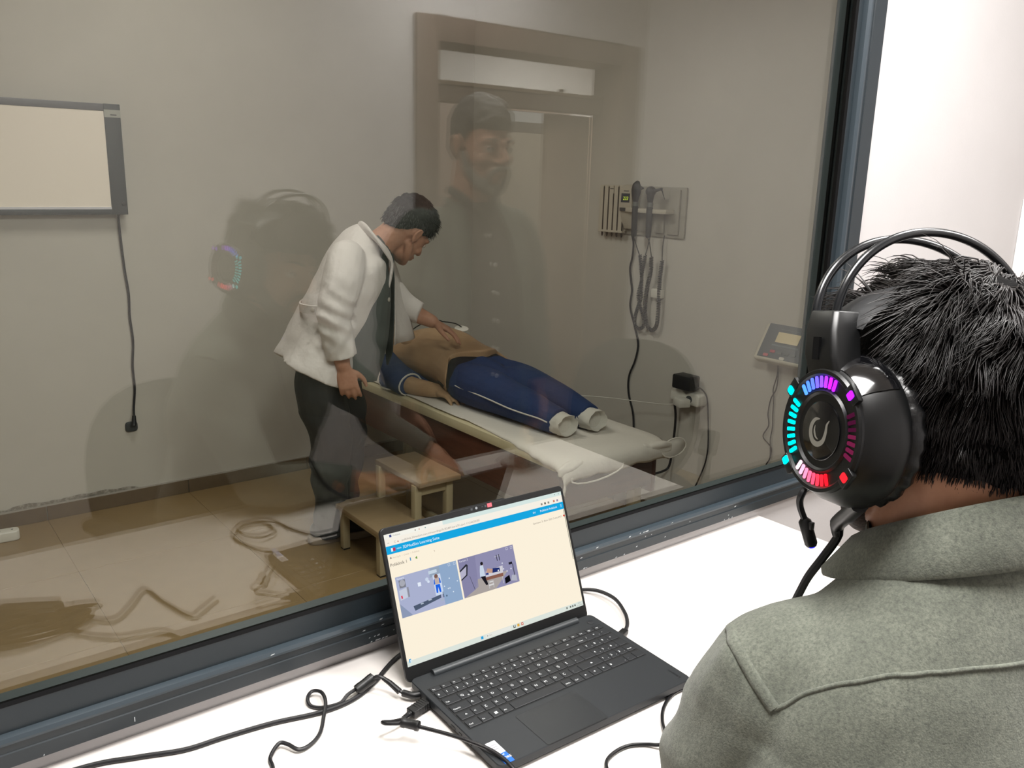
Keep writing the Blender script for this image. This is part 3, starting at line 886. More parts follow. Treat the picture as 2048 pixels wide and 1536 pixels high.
# ------------------------------------------------------------------ figure building: closed lofts fused into one continuous skin
class Blob:
    def __init__(self):
        self.b = MB()

    def limb(self, pts, radii, side=(1, 0, 0), n=18, sm=5, flat0=False, flat1=False):
        """pts: joints; radii: r or (r_side, r_depth) per joint; smooth between; rounded or flat ends"""
        P = [V(p) for p in pts]
        Rr = [(r, r) if not isinstance(r, (tuple, list)) else r for r in radii]
        side = V(side)
        if len(P) > 1 and sm > 1:
            packed = spline(P, sm)
            rx = spline([V((a, b, 0)) for a, b in Rr], sm)
        else:
            packed, rx = P, [V((a, b, 0)) for a, b in Rr]
        rings = []
        k = len(packed)

        def ringat(c, T, a, b):
            s = (side - T * side.dot(T)).normalized()
            d = T.cross(s)
            return [c + s * (a * math.cos(t)) + d * (b * math.sin(t)) for t in [2 * PI * j / n for j in range(n)]]
        for i in range(k):
            T = (packed[min(i + 1, k - 1)] - packed[max(i - 1, 0)]).normalized()
            a, b = max(rx[i].x, .001), max(rx[i].y, .001)
            if i == 0 and not flat0:
                for q in (80, 55, 28):
                    qa = math.radians(q)
                    rings.append(ringat(packed[0] - T * min(a, b) * math.sin(qa), T, a * math.cos(qa), b * math.cos(qa)))
            rings.append(ringat(packed[i], T, a, b))
            if i == k - 1 and not flat1:
                for q in (28, 55, 80):
                    qa = math.radians(q)
                    rings.append(ringat(packed[-1] + T * min(a, b) * math.sin(qa), T, a * math.cos(qa), b * math.cos(qa)))
        self.b.loft(rings)
        return self

    def ell(self, c, r, M=None):
        self.b.sphere(c, r, M, 20, 12)
        return self

    def shape(self, name, voxel, smooth=6, sculpt=None, fac=0.5):
        me = bpy.data.meshes.new('blob')
        me.from_pydata([tuple(p) for p in self.b.v], [], self.b.f)
        bm = bmesh.new(); bm.from_mesh(me)
        bmesh.ops.recalc_face_normals(bm, faces=bm.faces)
        bm.to_mesh(me); bm.free()
        o = bpy.data.objects.new('blob', me)
        COL.objects.link(o)
        md = o.modifiers.new('r', 'REMESH'); md.mode = 'VOXEL'; md.voxel_size = voxel; md.adaptivity = 0
        if smooth:
            ms = o.modifiers.new('s', 'SMOOTH'); ms.factor = fac; ms.iterations = smooth
        dg = bpy.context.evaluated_depsgraph_get()
        dg.update()
        out = bpy.data.meshes.new_from_object(o.evaluated_get(dg))
        out.name = name
        bpy.data.objects.remove(o)
        bpy.data.meshes.remove(me)
        if sculpt:
            for v in out.vertices:
                v.co = sculpt(v.co.copy())
        out.shade_smooth()
        return out

    def build(self, name, material, parent, voxel=.006, smooth=6, sculpt=None, label=None, fac=0.5):
        me = self.shape(name, voxel, smooth, sculpt, fac)
        me.materials.clear()
        me.materials.append(material)
        return link(name, me, parent, label)


def gauss(p, c, r):
    return math.exp(-(p - c).length_squared / (r * r))


def head_parts(B, H, nose=1.0, jaw=1.0, mouth=True):
    """head in local axes: +x its right, +y face, +z crown; origin between the ears"""
    h = lambda x, y, z: H @ V((x, y, z))
    R3 = H.to_3x3()
    X = R3 @ V((1, 0, 0))
    B.ell(h(0, -.012, .038), (.0765, .097, .082), R3)
    B.ell(h(0, -.03, .01), (.070, .075, .070), R3)
    B.ell(h(0, .030, -.012), (.066, .064, .070), R3)
    B.ell(h(0, .038, -.062), (.050 * jaw, .048, .050), R3)
    B.ell(h(0, .070, -.100), (.024 * jaw, .019, .017), R3)
    for s in (-1, 1):
        B.limb([h(s * .058 * jaw, .005, -.045), h(s * .048 * jaw, .035, -.078), h(s * .018, .068, -.102)], [.016, .016, .014], X)
        B.ell(h(s * .038, .062, -.032), (.024, .022, .022), R3)
        B.limb([h(s * .050, .070, .017), h(s * .030, .0875, .021), h(s * .008, .090, .014)], [.008, .010, .009], X)
        # ear
        B.ell(h(s * .0775, -.008, -.005), (.007, .017, .030), R3)
        B.limb([h(s * .080, .004, -.006), h(s * .085, -.002, .020), h(s * .0875, -.018, .018), h(s * .084, -.022, -.006), h(s * .078, -.006, -.033)], [.004, .005, .005, .0045, .006], X, 8)
        B.ell(h(s * .011 * nose, .1, -.036), (.008 * nose, .010, .0075), R3)
        B.ell(h(s * .0315, .0775, -.0015), (.0145, .0115, .0105), R3)
    B.limb([h(0, .090, .012), h(0, .100 + .004 * nose, -.008), h(0, .106 + .008 * nose, -.026), h(0, .107 + .008 * nose, -.033)], [.008, .0085, .0105, .010], X)
    B.ell(h(0, .094, -.062), (.024, .010, .0055), R3)
    B.ell(h(0, .091, -.074), (.021, .010, .0065), R3)
    B.ell(h(0, .083, -.066), (.030, .013, .020), R3)


def head_sculpt(H, extra=None):
    Hi = H.inverted()

    def f(p):
        q = Hi @ p
        if abs(q.x) < .1 and abs(q.z) < .16 and abs(q.y) < .16:
            for s in (-1, 1):
                g = gauss(q, V((s * .018, .088, -.002)), .013)
                q.y -= .009 * g
                g = gauss(q, V((s * .047, .078, -.004)), .013)
                q.y -= .005 * g
            g = math.exp(-((q.z + .0683) / .0022) ** 2 - (q.x / .024) ** 2) if q.y > .08 else 0
            q.y -= .004 * g
            p = H @ q
        return extra(p) if extra else p
    return f


def eyes(H, parent, m_white, m_iris, m_brow=None):
    for s in (-1, 1):
        b = MB()
        R3 = H.to_3x3()
        b.mi(0).sphere(H @ V((s * .0315, .0795, -.0010)), .0115, R3, 14, 10)
        b.mi(1).lathe([(.0055, 0), (.004, .0012), (0, .0017)], H @ Matrix.Translation((s * .0315, .0903, -.0015)) @ Matrix.Rotation(-PI / 2, 4, 'X'), 12, True, False)
        b.build('eye', [m_white, m_iris], parent)
        # lids
        l = MB()
        l.tube([H @ V((s * .0315 + .0135 * t, .0885 - .006 * abs(t) ** 2, .0035 - .0035 * t * t)) for t in (-1, -.6, -.2, .2, .6, 1)], [.001, .0022, .0026, .0026, .0022, .001], 6)
        l.build('eyelid', parent.data.materials[0], parent)
        if m_brow:
            e = MB()
            e.tube([H @ V((s * (.012 + .038 * t), .0985 - .022 * t * t, .0185 + .006 * math.sin(t * 2.6))) for t in (0, .2, .4, .6, .8, 1)], [.002, .0038, .004, .0038, .003, .0012], 6)
            e.build('eyebrow', m_brow, parent)


def hand_parts(B, wrist, d, palm_n, thumb, size=1.0, curl=.5, spread=.1, curls=None):
    """d: direction of the fingers, palm_n: out of the palm, thumb: side of the thumb"""
    d, n_, t_ = V(d).normalized(), V(palm_n).normalized(), V(thumb).normalized()
    t_ = (t_ - d * t_.dot(d)).normalized()
    n_ = d.cross(t_) if d.cross(t_).dot(n_) > 0 else t_.cross(d)
    s = size
    w = V(wrist)
    B.limb([w - d * .03 * s, w, w + d * .035 * s, w + d * .078 * s], [(.024 * s, .021 * s), (.025 * s, .019 * s), (.038 * s, .0165 * s), (.039 * s, .0135 * s)], t_)
    L = (.072, .080, .075, .058)
    for i in range(4):
        k = (1.5 - i) * .0195 * s
        base = w + d * (.078 - .004 * abs(i - 1.2)) * s + t_ * k
        ang = (1.5 - i) * spread
        c = curls[i] if curls else curl
        p = [base - d * .02 * s, base]
        dirv = (d * math.cos(ang) + t_ * math.sin(ang)).normalized()
        a = 0.0
        for q, frac in enumerate((.45, .31, .24)):
            a += c * (.75, 1.0, .6)[q]
            p.append(p[-1] + (dirv * math.cos(a) + n_ * math.sin(a)) * L[i] * frac * s)
        B.limb(p, [.009 * s, .0098 * s, .0088 * s, .0080 * s, .0066 * s], t_, 10, 3)
    tb = w + d * .022 * s + t_ * .022 * s
    tp = [tb - t_ * .01 * s, tb + (d * .5 + t_ * .6 + n_ * .25) * .030 * s, tb + (d * .95 + t_ * .78 + n_ * .42) * .048 * s, tb + (d * 1.3 + t_ * .72 + n_ * .55) * .058 * s]
    B.limb(tp, [.014 * s, .0125 * s, .0105 * s, .0078 * s], n_, 10, 3)


def strands(mesh, n, fn, r0, parent, material, name='hair_strand', seed=1, seg=4, keep=None):
    """fn(p, normal, rnd) -> list of points of one lock, rooted on the mesh; all locks are one uncountable mass"""
    rnd = random.Random(seed)
    tris = []
    mesh.calc_loop_triangles()
    vs = [v.co for v in mesh.vertices]
    acc, tot = [], 0.0
    for t in mesh.loop_triangles:
        c = (vs[t.vertices[0]] + vs[t.vertices[1]] + vs[t.vertices[2]]) / 3
        if keep and not keep(c):
            continue
        tot += t.area
        tris.append(t)
        acc.append(tot)
    import bisect
    b = MB()
    V_, F_ = [], []
    for _ in range(n):
        t = tris[min(bisect.bisect_left(acc, rnd.random() * tot), len(tris) - 1)]
        a, c = rnd.random(), rnd.random()
        if a + c > 1:
            a, c = 1 - a, 1 - c
        p = vs[t.vertices[0]] + (vs[t.vertices[1]] - vs[t.vertices[0]]) * a + (vs[t.vertices[2]] - vs[t.vertices[0]]) * c
        pts = fn(p, t.normal, rnd)
        if pts is None:
            continue
        k = len(pts)
        o = len(V_)
        nr = (pts[1] - pts[0]).orthogonal().normalized()
        rr0 = r0 * rnd.uniform(.7, 1.25)
        for i in range(k):
            T = (pts[min(i + 1, k - 1)] - pts[max(i - 1, 0)]).normalized()
            nr = (nr - T * nr.dot(T)).normalized()
            bn = T.cross(nr)
            r = rr0 * (1 - .85 * (i / (k - 1)) ** 1.5)
            for j in range(3):
                ang = 2 * PI * j / 3
                V_.append(pts[i] + (nr * math.cos(ang) + bn * math.sin(ang)) * r)
        for i in range(k - 1):
            for j in range(3):
                F_.append((o + i * 3 + j, o + i * 3 + (j + 1) % 3, o + (i + 1) * 3 + (j + 1) % 3, o + (i + 1) * 3 + j))
    me = bpy.data.meshes.new(name)
    me.from_pydata([tuple(p) for p in V_], [], F_)
    me.materials.append(material)
    me.shade_smooth()
    o = link(name, me, parent)
    o['kind'] = 'stuff'
    return o


m_skin = mat('skin_light', 'B98A72', 0.55, spec=0.35, var=(40, 'A97860', 0.35, 0.7))
m_skin_t = mat('skin_tan', 'C08E70', 0.5, spec=0.4, var=(40, 'B27F62', 0.35, 0.7))
m_hair = mat('hair_black', '0B0A0A', 0.34, spec=0.6)
m_hairb = mat('hair_black_cap', '0A0909', 0.85, spec=0.08, bump=(220, 0.6, 0.003))
m_eye = mat('eye_white', 'D8D2CA', 0.25)
m_iris = mat('iris_dark', '1C120C', 0.15)
# ------------------------------------------------------------------ clinic: couch, stool, light box, wall instruments
m_sheet = mat('sheet_white', 'D5CFC6', 0.8, bump=(45, 0.25, 0.006))
m_vinyl = mat('couch_vinyl_cream', 'C9BE9E', 0.5, bump=(60, 0.1, 0.003))
m_redwood = mat('couch_panel_brown', '5A3526', 0.4, var=(5, '4A2A1E', 0.35, 0.7), stretch=(1, 1, 14))
m_cream = mat('cream_laminate', 'B0A283', 0.45, var=(9, 'A89A7C', 0.3, 0.8))
m_pale = mat('pale_wood_laminate', '9A8465', 0.45, var=(4, '8E795C', 0.3, 0.8), stretch=(1, 12, 1))
m_white = mat('white_plastic', 'D6D3CA', 0.4)
m_offw = mat('ivory_plastic', 'C4BEAE', 0.45)
m_dgrey = mat('dark_grey_plastic', '3A3E3F', 0.5)

BX0, BX1, BY0, BY1, BZ = 1.82, 2.33, 2.04, 3.88, .565
couch = thing('exam_couch', 'low examination couch with a cream mattress over a red-brown side panel', 'exam couch', ((BX0 + BX1) / 2, (BY0 + BY1) / 2, 0))
m = MB()
m.loft([[V((x, y, z)) for x, y in rrect(BX1 - BX0 + d, BY1 - BY0 + d, .035, 4, (BX0 + BX1) / 2, (BY0 + BY1) / 2)] for d, z in ((-.03, .512), (0, .518), (.006, .535), (0, .553), (-.03, .5615))])
m.build('mattress', m_vinyl, couch)
MB().box((BX0 + .012, BY0 + .02, .345), (BX0 + .034, BY1 - .02, .512)).build('side_panel', m_redwood, couch, bevel=.002)
MB().box((BX1 - .034, BY0 + .02, .345), (BX1 - .012, BY1 - .02, .512)).build('side_panel', m_redwood, couch, bevel=.002)
MB().box((BX0 + .034, BY0 + .02, .375), (BX1 - .034, BY0 + .042, .512)).build('end_panel', m_redwood, couch, bevel=.002)
MB().box((BX0 + .034, BY1 - .042, .345), (BX1 - .034, BY1 - .02, .512)).build('end_panel', m_redwood, couch, bevel=.002)
for x in (BX0 + .05, BX1 - .08):
    for y in (BY0 + .06, BY1 - .10):
        MB().box((x, y, 0), (x + .04, y + .04, .51)).build('leg', m_cream, couch, bevel=.003)

# fitted sheet: lies on the mattress, hangs over the foot end and is knotted at its corners
def sheet_z(x, y):
    return BZ + .004 + .0022 * mnoise.noise(V((x * 9, y * 6, 1.3))) + .0012 * mnoise.noise(V((x * 30, y * 22, 4)))


g = MB()
NX, NY = 26, 60
grid = []
for j in range(NY + 1):
    y = BY0 - .012 + (BY1 - .02 - BY0 + .012) * j / NY
    row = []
    # the near edge wanders: pulled up towards the head, hanging at the foot
    wob = .012 * mnoise.noise(V((y * 3.1, 2, 0))) + .006 * mnoise.noise(V((y * 9, 5, 0)))
    hang = max(0.0, min(1.0, (2.62 - y) / .5))
    x0 = BX0 + .012 + wob * (1 - hang)
    for i in range(NX + 1):
        x = x0 + (BX1 + .004 - x0) * i / NX
        z = sheet_z(x, y)
        e0, e1, ey = (x - BX0), (BX1 - x), (y - BY0)
        z -= .018 * math.exp(-max(ey, 0) / .014) + .012 * math.exp(-max(e1, 0) / .012)
        if hang > 0:
            z -= hang * .012 * math.exp(-max(e0, 0) / .012)
        row.append(V((x, y, z)))
    # overhang at the near side towards the foot
    side = []
    for k in range(5, 0, -1):
        q = k / 5
        dz = hang * (.040 + .018 * mnoise.noise(V((y * 14, 3, 0)))) * q
        side.append(V((x0 - hang * (.010 + .012 * math.sin(q * 3) * (1 + mnoise.noise(V((y * 20, q * 2, 0))))) * 1.0 - .0005, y, row[0].z - dz)))
    grid.append(side + row)
# foot end skirt
skirt = []
for k in range(6, 0, -1):
    q = k / 6
    r = []
    for i, p in enumerate(grid[0]):
        fx = i / (len(grid[0]) - 1)
        r.append(V((p.x, BY0 - .016 - .010 * math.sin(q * 3.0) - .008 * q * (1 + mnoise.noise(V((fx * 13, q * 2, 7)))), p.z - q * (.058 + .012 * mnoise.noise(V((fx * 9, 1, 3)))))))
    skirt.append(r)
allr = skirt + grid
n_ = len(allr[0])
g.add([p for r in allr for p in r], [(j * n_ + i, j * n_ + i + 1, (j + 1) * n_ + i + 1, (j + 1) * n_ + i) for j in range(len(allr) - 1) for i in range(n_ - 1)])
sh = thing('bed_sheet', 'rumpled white fitted sheet on the examination couch with knotted corners', 'sheet', ((BX0 + BX1) / 2, 2.9, BZ))
so = g.build('cloth', m_sheet, sh, smooth=80)
sol = so.modifiers.new('thick', 'SOLIDIFY'); sol.thickness = .003
# gathered corners: a bunch of folds and a thin loop of elastic hem
for cx, cy, sx in ((BX1 - .005, BY0 - .01, 1), (BX0 - .005, BY0 + .0, -1)):
    B = Blob()
    rr = random.Random(int(cx * 100))
    for k in range(9):
        a = rr.uniform(0, 2 * PI)
        B.limb([V((cx - sx * .085 + .02 * math.cos(a), cy + .005 + .012 * math.sin(a), BZ - .02)), V((cx - sx * .03, cy - .01 + .008 * math.sin(a), BZ - .028 + .014 * math.cos(a))), V((cx + sx * .012, cy - .014, BZ - .034 + .010 * math.cos(a)))], [.013, .012, .008], (0, 0, 1), 8, 3)
    B.build('gathered_corner', m_sheet, sh, .004, 2)
    lp_ = []
    lc_, lr_ = ((cx + .030, .066) if sx > 0 else (cx + .150, .125))
    for k in range(15):
        a = 2 * PI * k / 15
        lp_.append(V((lc_ + lr_ * math.cos(a), cy - .018 + .012 * math.sin(a) - (0 if sx > 0 else .012), BZ - (.040 if sx > 0 else .058) + (.030 if sx > 0 else .024) * math.sin(a) + .008 * math.cos(a))))
    MB().tube(lp_, .0032, 7, closed=True).build('elastic_loop', m_sheet, sh)
    c = sum(lp_, V()) / len(lp_)
    pv = [c + V((0, .004, 0))] + lp_
    fan = MB().add(pv, [(0, k + 1, (k + 1) % 15 + 1) for k in range(15)])
    if sx > 0:
        fo = fan.build('loop_fold', m_sheet, sh)
        fo.modifiers.new('thick', 'SOLIDIFY').thickness = .0015

# pillow at the head end
B = Blob()
B.ell((2.09, 3.68, .625), (.19, .16, .055))
for sx in (-1, 1):
    for sy in (-1, 1):
        B.limb([(2.09, 3.68, .625), (2.09 + sx * .15, 3.68 + sy * .12, .618)], [.052, .034], (1, 0, 0), 12, 4)
tag(B.build('pillow', m_sheet, None, .008, 8), 'soft white pillow at the head end of the couch', 'pillow')

# two-step stool
stool = thing('step_stool', 'low two-step stool with pale wooden treads beside the couch', 'step stool', (1.60, 2.77, 0))
MB().box((1.425, 2.60, .180), (1.645, 2.965, .200)).build('tread', m_pale, stool, bevel=.002)
MB().box((1.605, 2.60, .335), (1.795, 2.945, .355)).build('tread', m_pale, stool, bevel=.002)
for x, y, z in ((1.445, 2.925, .18), (1.445, 2.625, .18), (1.745, 2.905, .335), (1.745, 2.625, .335), (1.60, 2.905, .18), (1.60, 2.625, .18)):
    h_ = .335 if x > 1.59 else .18
    l = MB().box((x, y, .006), (x + .03, y + .03, h_)).build('leg', m_cream, stool, bevel=.002)
    MB().box((x + .001, y + .001, 0), (x + .029, y + .029, .006)).build('foot_cap', m_black, l)
for a, b in (((1.475, 2.93, .145), (1.60, 2.948, .178)), ((1.475, 2.632, .145), (1.60, 2.65, .178)), ((1.63, 2.912, .29), (1.745, 2.93, .333)), ((1.63, 2.632, .29), (1.745, 2.65, .333)), ((1.45, 2.655, .150), (1.468, 2.925, .178)), ((1.75, 2.655, .12), (1.768, 2.905, .15))):
    MB().box(a, b).build('rail', m_cream, stool, bevel=.002)

# x-ray light box on the far wall
xb = thing('light_box', 'wall-mounted x-ray light box, unlit, with a dark frame and a hanging cord', 'light box', (.45, YF - .02, 1.52))
x0, x1, z0, z1 = -.02, .957, 1.300, 1.742
m_xf = mat('light_box_frame', '3C4142', 0.5)
m_xf2 = mat('light_box_rail', '6C6C70', 0.4)
fy = YF - .052
MB().box((x0, fy + .003, z0 + .004), (x1 - .003, YF - .001, z1 - .004)).build('housing', m_xf, xb, bevel=.003)
MB().box((x0, fy - .002, z1 - .028), (x1 - .062, fy + .02, z1)).build('top_rail', m_xf2, xb, bevel=.002)
MB().box((x0, fy - .002, z0), (x1 - .062, fy + .02, z0 + .022)).build('bottom_rail', m_xf, xb, bevel=.002)
MB().box((x1 - .063, fy - .004, z0), (x1, fy + .02, z1 + .001)).build('side_cover', m_xf, xb, bevel=.002)
MB().box((x0, fy - .0035, z0 + .022), (x1 - .063, fy + .01, z0 + .031)).build('film_ledge', mat('bright_metal', 'D8D6DC', 0.3, metal=0.6), xb)
MB().box((x0, fy + .0005, z0 + .031), (x1 - .063, fy + .003, z1 - .028)).build('screen', mat('light_box_acrylic', 'F6EBDE', 0.35), xb)
pl_ = MB()
pl_.mi(0).box((x1 - .0625, fy - .0052, z1 - .052), (x1 - .0005, fy - .004, z1 - .022))
pl_.mi(1).box((x1 - .040, fy - .0055, z1 - .044), (x1 - .016, fy - .0050, z1 - .040))
pl_.build('name_plate', [mat('plate_grey', 'A8A8A0', 0.5), m_dgrey], xb, smooth=0)
MB().lathe([(.010, 0), (.010, .003), (.008, .004), (0, .004)], frame_matrix((x1 - .014, fy - .004, z0 + .045), (1, 0, 0), (0, 0, 1), (0, -1, 0)), 16, True, False).build('knob', m_black, xb)
MB().tube(spline([(.925, YF - .03, z0), (.925, YF - .02, 1.27), (.929, YF - .012, 1.18), (.935, YF - .010, 1.06), (.943, YF - .010, .96), (.940, YF - .010, .86), (.945, YF - .010, .75), (.935, YF - .010, .64), (.936, YF - .010, .54), (.925, YF - .012, .45), (.921, YF - .02, .41)], 6), .0052, 8).build('cord', m_cable, xb)
MB().tube([(.921, YF - .02, .415), (.918, YF - .024, .385), (.915, YF - .026, .372)], [.008, .011, .013], 10).build('plug', m_black, xb)
so_ = thing('wall_socket', 'dark wall socket low on the far wall holding the light box plug', 'socket', (.912, YF, .365))
MB().prism(rrect(.052, .046, .014, 4, 0, 0), .009, frame_matrix((.910, YF - .0005, .362), (1, 0, 0), (0, 0, 1), (0, -1, 0))).build('plate', m_dgrey, so_, bevel=.002)

# extension block lying on the floor at the left
ex = thing('extension_block', 'white multi-socket block on the tiled floor below the light box', 'power strip', (.30, 3.80, 0))
exm = frame_matrix((.285, 3.80, 0), (.995, -.10, 0), (.10, .995, 0), (0, 0, 1))
MB().prism(rrect(.26, .055, .02, 5), .042, exm).build('body', m_white, ex, bevel=.006, segs=3)
for k in range(5):
    MB().lathe([(.0042, 0), (.0042, .0006), (0, .0006)], exm @ Matrix.Translation((.105 - .045 * k, .0, .0421)), 10, True, False).build('socket_hole', m_dgrey, ex)

# instrument board on the right wall, local frame: u runs along -Y, seen left to right
WXm = lambda x, y, z: frame_matrix((x, y, z), (0, -1, 0), (0, 0, 1), (-1, 0, 0))   # local x = along the wall to the viewer's right, y = up, z = out
IB = WXm(XC - .0005, 2.875, 1.26)        # lower left corner of the board
st = thing('diagnostic_station', 'grey wall board with a speculum dispenser, a lit number display and instrument cradles', 'medical station', (XC - .02, 2.63, 1.36))
m_board = mat('board_grey', '9C978C', 0.5)
m_unit = mat('unit_warm_grey', 'BDB5A6', 0.45)
MB().prism(rrect(.487, .209, .006, 3, .2435, .1055), .010, IB).build('board', m_board, st, bevel=.002)
MB().box((.40, .015, .010), (.46, .20, .020), IB).build('board_rib', m_board, st, bevel=.003)
d_ = MB()
for k in range(5):
    d_.box((.001 + .031 * k, .006, .010), (.001 + .031 * k + .0255, .210, .040), IB)
d_.box((.0, .006, .008), (.155, .212, .022), IB).box((.0, .004, .008), (.155, .014, .042), IB)
d_.build('speculum_dispenser', m_unit, st, bevel=.0015, segs=1)
for k in range(5):
    MB().box((.0065 + .031 * k + .0195, .010 if k != 2 else .010, .0385), (.0065 + .031 * k + .0255, .205 if k != 2 else .175, .0406), IB).build('dispenser_slot', m_black, st)
    MB().lathe([(.0052, 0), (.0046, -.012), (.002, -.020), (.001, -.020)], IB @ frame_matrix((.017 + .031 * k, .004, .028), (1, 0, 0), (0, 0, 1), (0, 1, 0)), 10).build('speculum_tip', m_black, st)
MB().box((.068, .194, .0398), (.090, .1975, .0406), IB).build('dispenser_mark', m_dgrey, st)
# thermometer / transformer unit, bellied below the shelf
pr = [(.010, .215), (.030, .215), (.062, .200), (.066, .120), (.060, .105), (.052, .085), (.044, .055), (.030, .026), (.012, .022), (.010, .022)]
un = MB()
rings = []
for x in (.152, .156, .222, .226):
    k = 1.0 if .155 < x < .223 else .93
    rings.append([IB @ V((x, y, .010 + (z_ - .010) * k)) for z_, y in pr])
un.loft(rings)
uo_ = un.build('thermometer_unit', m_unit, st, smooth=30)
sl = V((0, .200 - .120, .062 - .066)).normalized()
dn = V((0, -sl.z, sl.y))
dn = V((0, .05, .9988)).normalized()
DM = IB @ frame_matrix((.165, .140, .0655), (1, 0, 0), (0, 1, -.05), (0, .05, 1))
MB().box((0, 0, -.001), (.05, .038, .0012), DM).build('display', mat('display_blue_grey', '2E3844', 0.3), uo_)
m = MB()
m.add(*text_geo('233', .021, DM @ frame_matrix((.012, .010, .0016), (1, 0, 0), (.12, 1, 0), (0, 0, 1))))
m.build('display_digits', emat('digit_green', 'D8F048', 1.0), uo_, smooth=0)
MB().box((.012, .0465, -.002), (.042, .0500, .0004), DM).build('unit_mark', m_dgrey, uo_)
MB().box((.160, .103, .058), (.205, .117, .0672), IB).build('dark_band', m_dgrey, uo_)
MB().prism([(.200, .100), (.435, .100), (.435, .118), (.200, .118)], .062, IB, .010).build('shelf', m_unit, st, bevel=.002)
for x in (.245, .325):
    MB().box((x, .018, .010), (x + .055, .098, .022), IB).build('cradle_back', m_board, st, bevel=.002)
MB().tube(spline([IB @ V(p) for p in ((.204, .020, .02), (.203, -.010, .018), (.204, -.045, .012), (.197, -.100, .008), (.186, -.150, .007), (.196, -.205, .006), (.205, -.250, .006), (.200, -.32, .006), (.232, -.40, .006), (.262, -.48, .006), (.25, -.56, .006), (.218, -.64, .006), (.222, -.72, .006), (.26, -.82, .006), (.28, -.95, .02), (.28, -1.1, .05))], 6), .0045, 8).build('power_lead', m_cable, st)
MB().tube([IB @ V(p) for p in ((.2045, .024, .020), (.2035, -.004, .0185), (.204, -.028, .014))], [.008, .008, .005], 10).build('strain_relief', m_cable, st)


def instrument(name, label, u, oto):
    t_ = thing(name, label, 'medical instrument', tuple(IB @ V((u, .11, .05))))
    T_ = IB @ Matrix.Translation((u, 0, .074))
    # handle hangs in the shelf, front face out
    hM = T_ @ frame_matrix((0, 0, 0), (1, 0, 0), (0, 0, 1), (0, 1, 0))
    MB().lathe([(.008, -.002), (.0115, .004), (.0125, .03), (.0135, .075), (.0140, .118), (.0125, .126), (.0118, .128)], hM, 18).build('handle', mat('instrument_black', '1A1C1E', 0.45), t_)
    MB().lathe([(.0125, .127), (.0128, .130), (.0128, .142), (.0122, .145)], hM, 18).build('collar', mat('instrument_collar', '6A6C6A', 0.35, metal=0.4), t_)
    B = Blob()
    if oto:
        B.limb([T_ @ V(p) for p in ((0, .143, 0), (0, .165, .001), (.001, .190, .002), (.001, .213, .0), (.0, .222, -.004))], [(.011, .011), (.016, .016), (.0215, .020), (.0195, .018), (.012, .012)], T_.to_3x3() @ V((1, 0, 0)))
        B.limb([T_ @ V(p) for p in ((.0, .205, -.01), (.0, .203, -.028), (.0, .202, -.045))], [.012, .008, .003], T_.to_3x3() @ V((1, 0, 0)))
    else:
        B.limb([T_ @ V(p) for p in ((0, .143, 0), (0, .160, 0), (0, .170, 0))], [.011, .014, .016], T_.to_3x3() @ V((1, 0, 0)))
        B.ell(T_ @ V((0, .190, 0)), (.0225, .0225, .0225))
        B.limb([T_ @ V(p) for p in ((.015, .192, -.002), (.035, .198, -.010), (.048, .203, -.014))], [.009, .0065, .005], (0, 0, 1))
        B.limb([T_ @ V(p) for p in ((.0465, .203, -.014), (.050, .180, -.022), (.052, .16, -.03))], [.004, .003, .003], (1, 0, 0), 8)
    B.build('head', mat('instrument_black', '1A1C1E', 0.45), t_, .0028, 5)
    return t_


def coil(path, r, wire, turns, n=7):
    P = spline(path, 40)
    L = [0.0]
    for i in range(1, len(P)):
        L.append(L[-1] + (P[i] - P[i - 1]).length)
    out = []
    nr = V((1, 0, 0))
    steps = turns * n
    j = 0
    for k in range(steps + 1):
        s = L[-1] * k / steps
        while j < len(L) - 2 and L[j + 1] < s:
            j += 1
        f_ = (s - L[j]) / max(L[j + 1] - L[j], 1e-9)
        p = P[j].lerp(P[j + 1], f_)
        T = (P[j + 1] - P[j]).normalized()
        nr = (nr - T * nr.dot(T)).normalized()
        bn = T.cross(nr)
        a = 2 * PI * k / n
        out.append(p + (nr * math.cos(a) + bn * math.sin(a)) * r)
    return MB().tube(out, wire, 5)


m_coil = mat('coil_grey_black', '22282A', 0.5)
ot = instrument('otoscope', 'black otoscope with an oval head in the left cradle of the wall board', .262, True)
co1 = [IB @ V(p) for p in ((.268, -.082, .034), (.281, -.14, .036), (.290, -.19, .038), (.276, -.24, .036), (.274, -.27, .034), (.288, -.315, .03), (.306, -.36, .026), (.302, -.395, .024), (.279, -.408, .024), (.258, -.395, .026), (.256, -.36, .03), (.276, -.31, .036), (.293, -.262, .038), (.286, -.20, .034), (.284, -.15, .03), (.293, -.082, .028))]
coil(co1, .0064, .0026, 95).build('coil_cord', m_coil, ot)
MB().tube(spline([IB @ V(p) for p in ((.262, .0, .074), (.262, -.03, .06), (.266, -.082, .036))], 5), .0024, 6).build('straight_lead', m_coil, ot)
MB().tube(spline([IB @ V(p) for p in ((.306, .02, .018), (.304, -.02, .020), (.294, -.082, .028))], 5), .0024, 6).build('straight_lead', m_coil, ot)
op = instrument('ophthalmoscope', 'black ophthalmoscope with a round head and side lever in the right cradle', .346, False)
co2 = [IB @ V(p) for p in ((.335, -.086, .034), (.338, -.13, .034), (.334, -.165, .034), (.318, -.22, .03), (.308, -.285, .026), (.313, -.345, .024), (.332, -.392, .024), (.360, -.402, .024), (.381, -.378, .024), (.388, -.32, .026), (.386, -.25, .026), (.385, -.17, .026), (.391, -.096, .026))]
coil(co2, .0072, .0028, 92).build('coil_cord', m_coil, op)
MB().tube(spline([IB @ V(p) for p in ((.346, .0, .074), (.346, -.03, .06), (.336, -.086, .034))], 5), .0024, 6).build('straight_lead', m_coil, op)
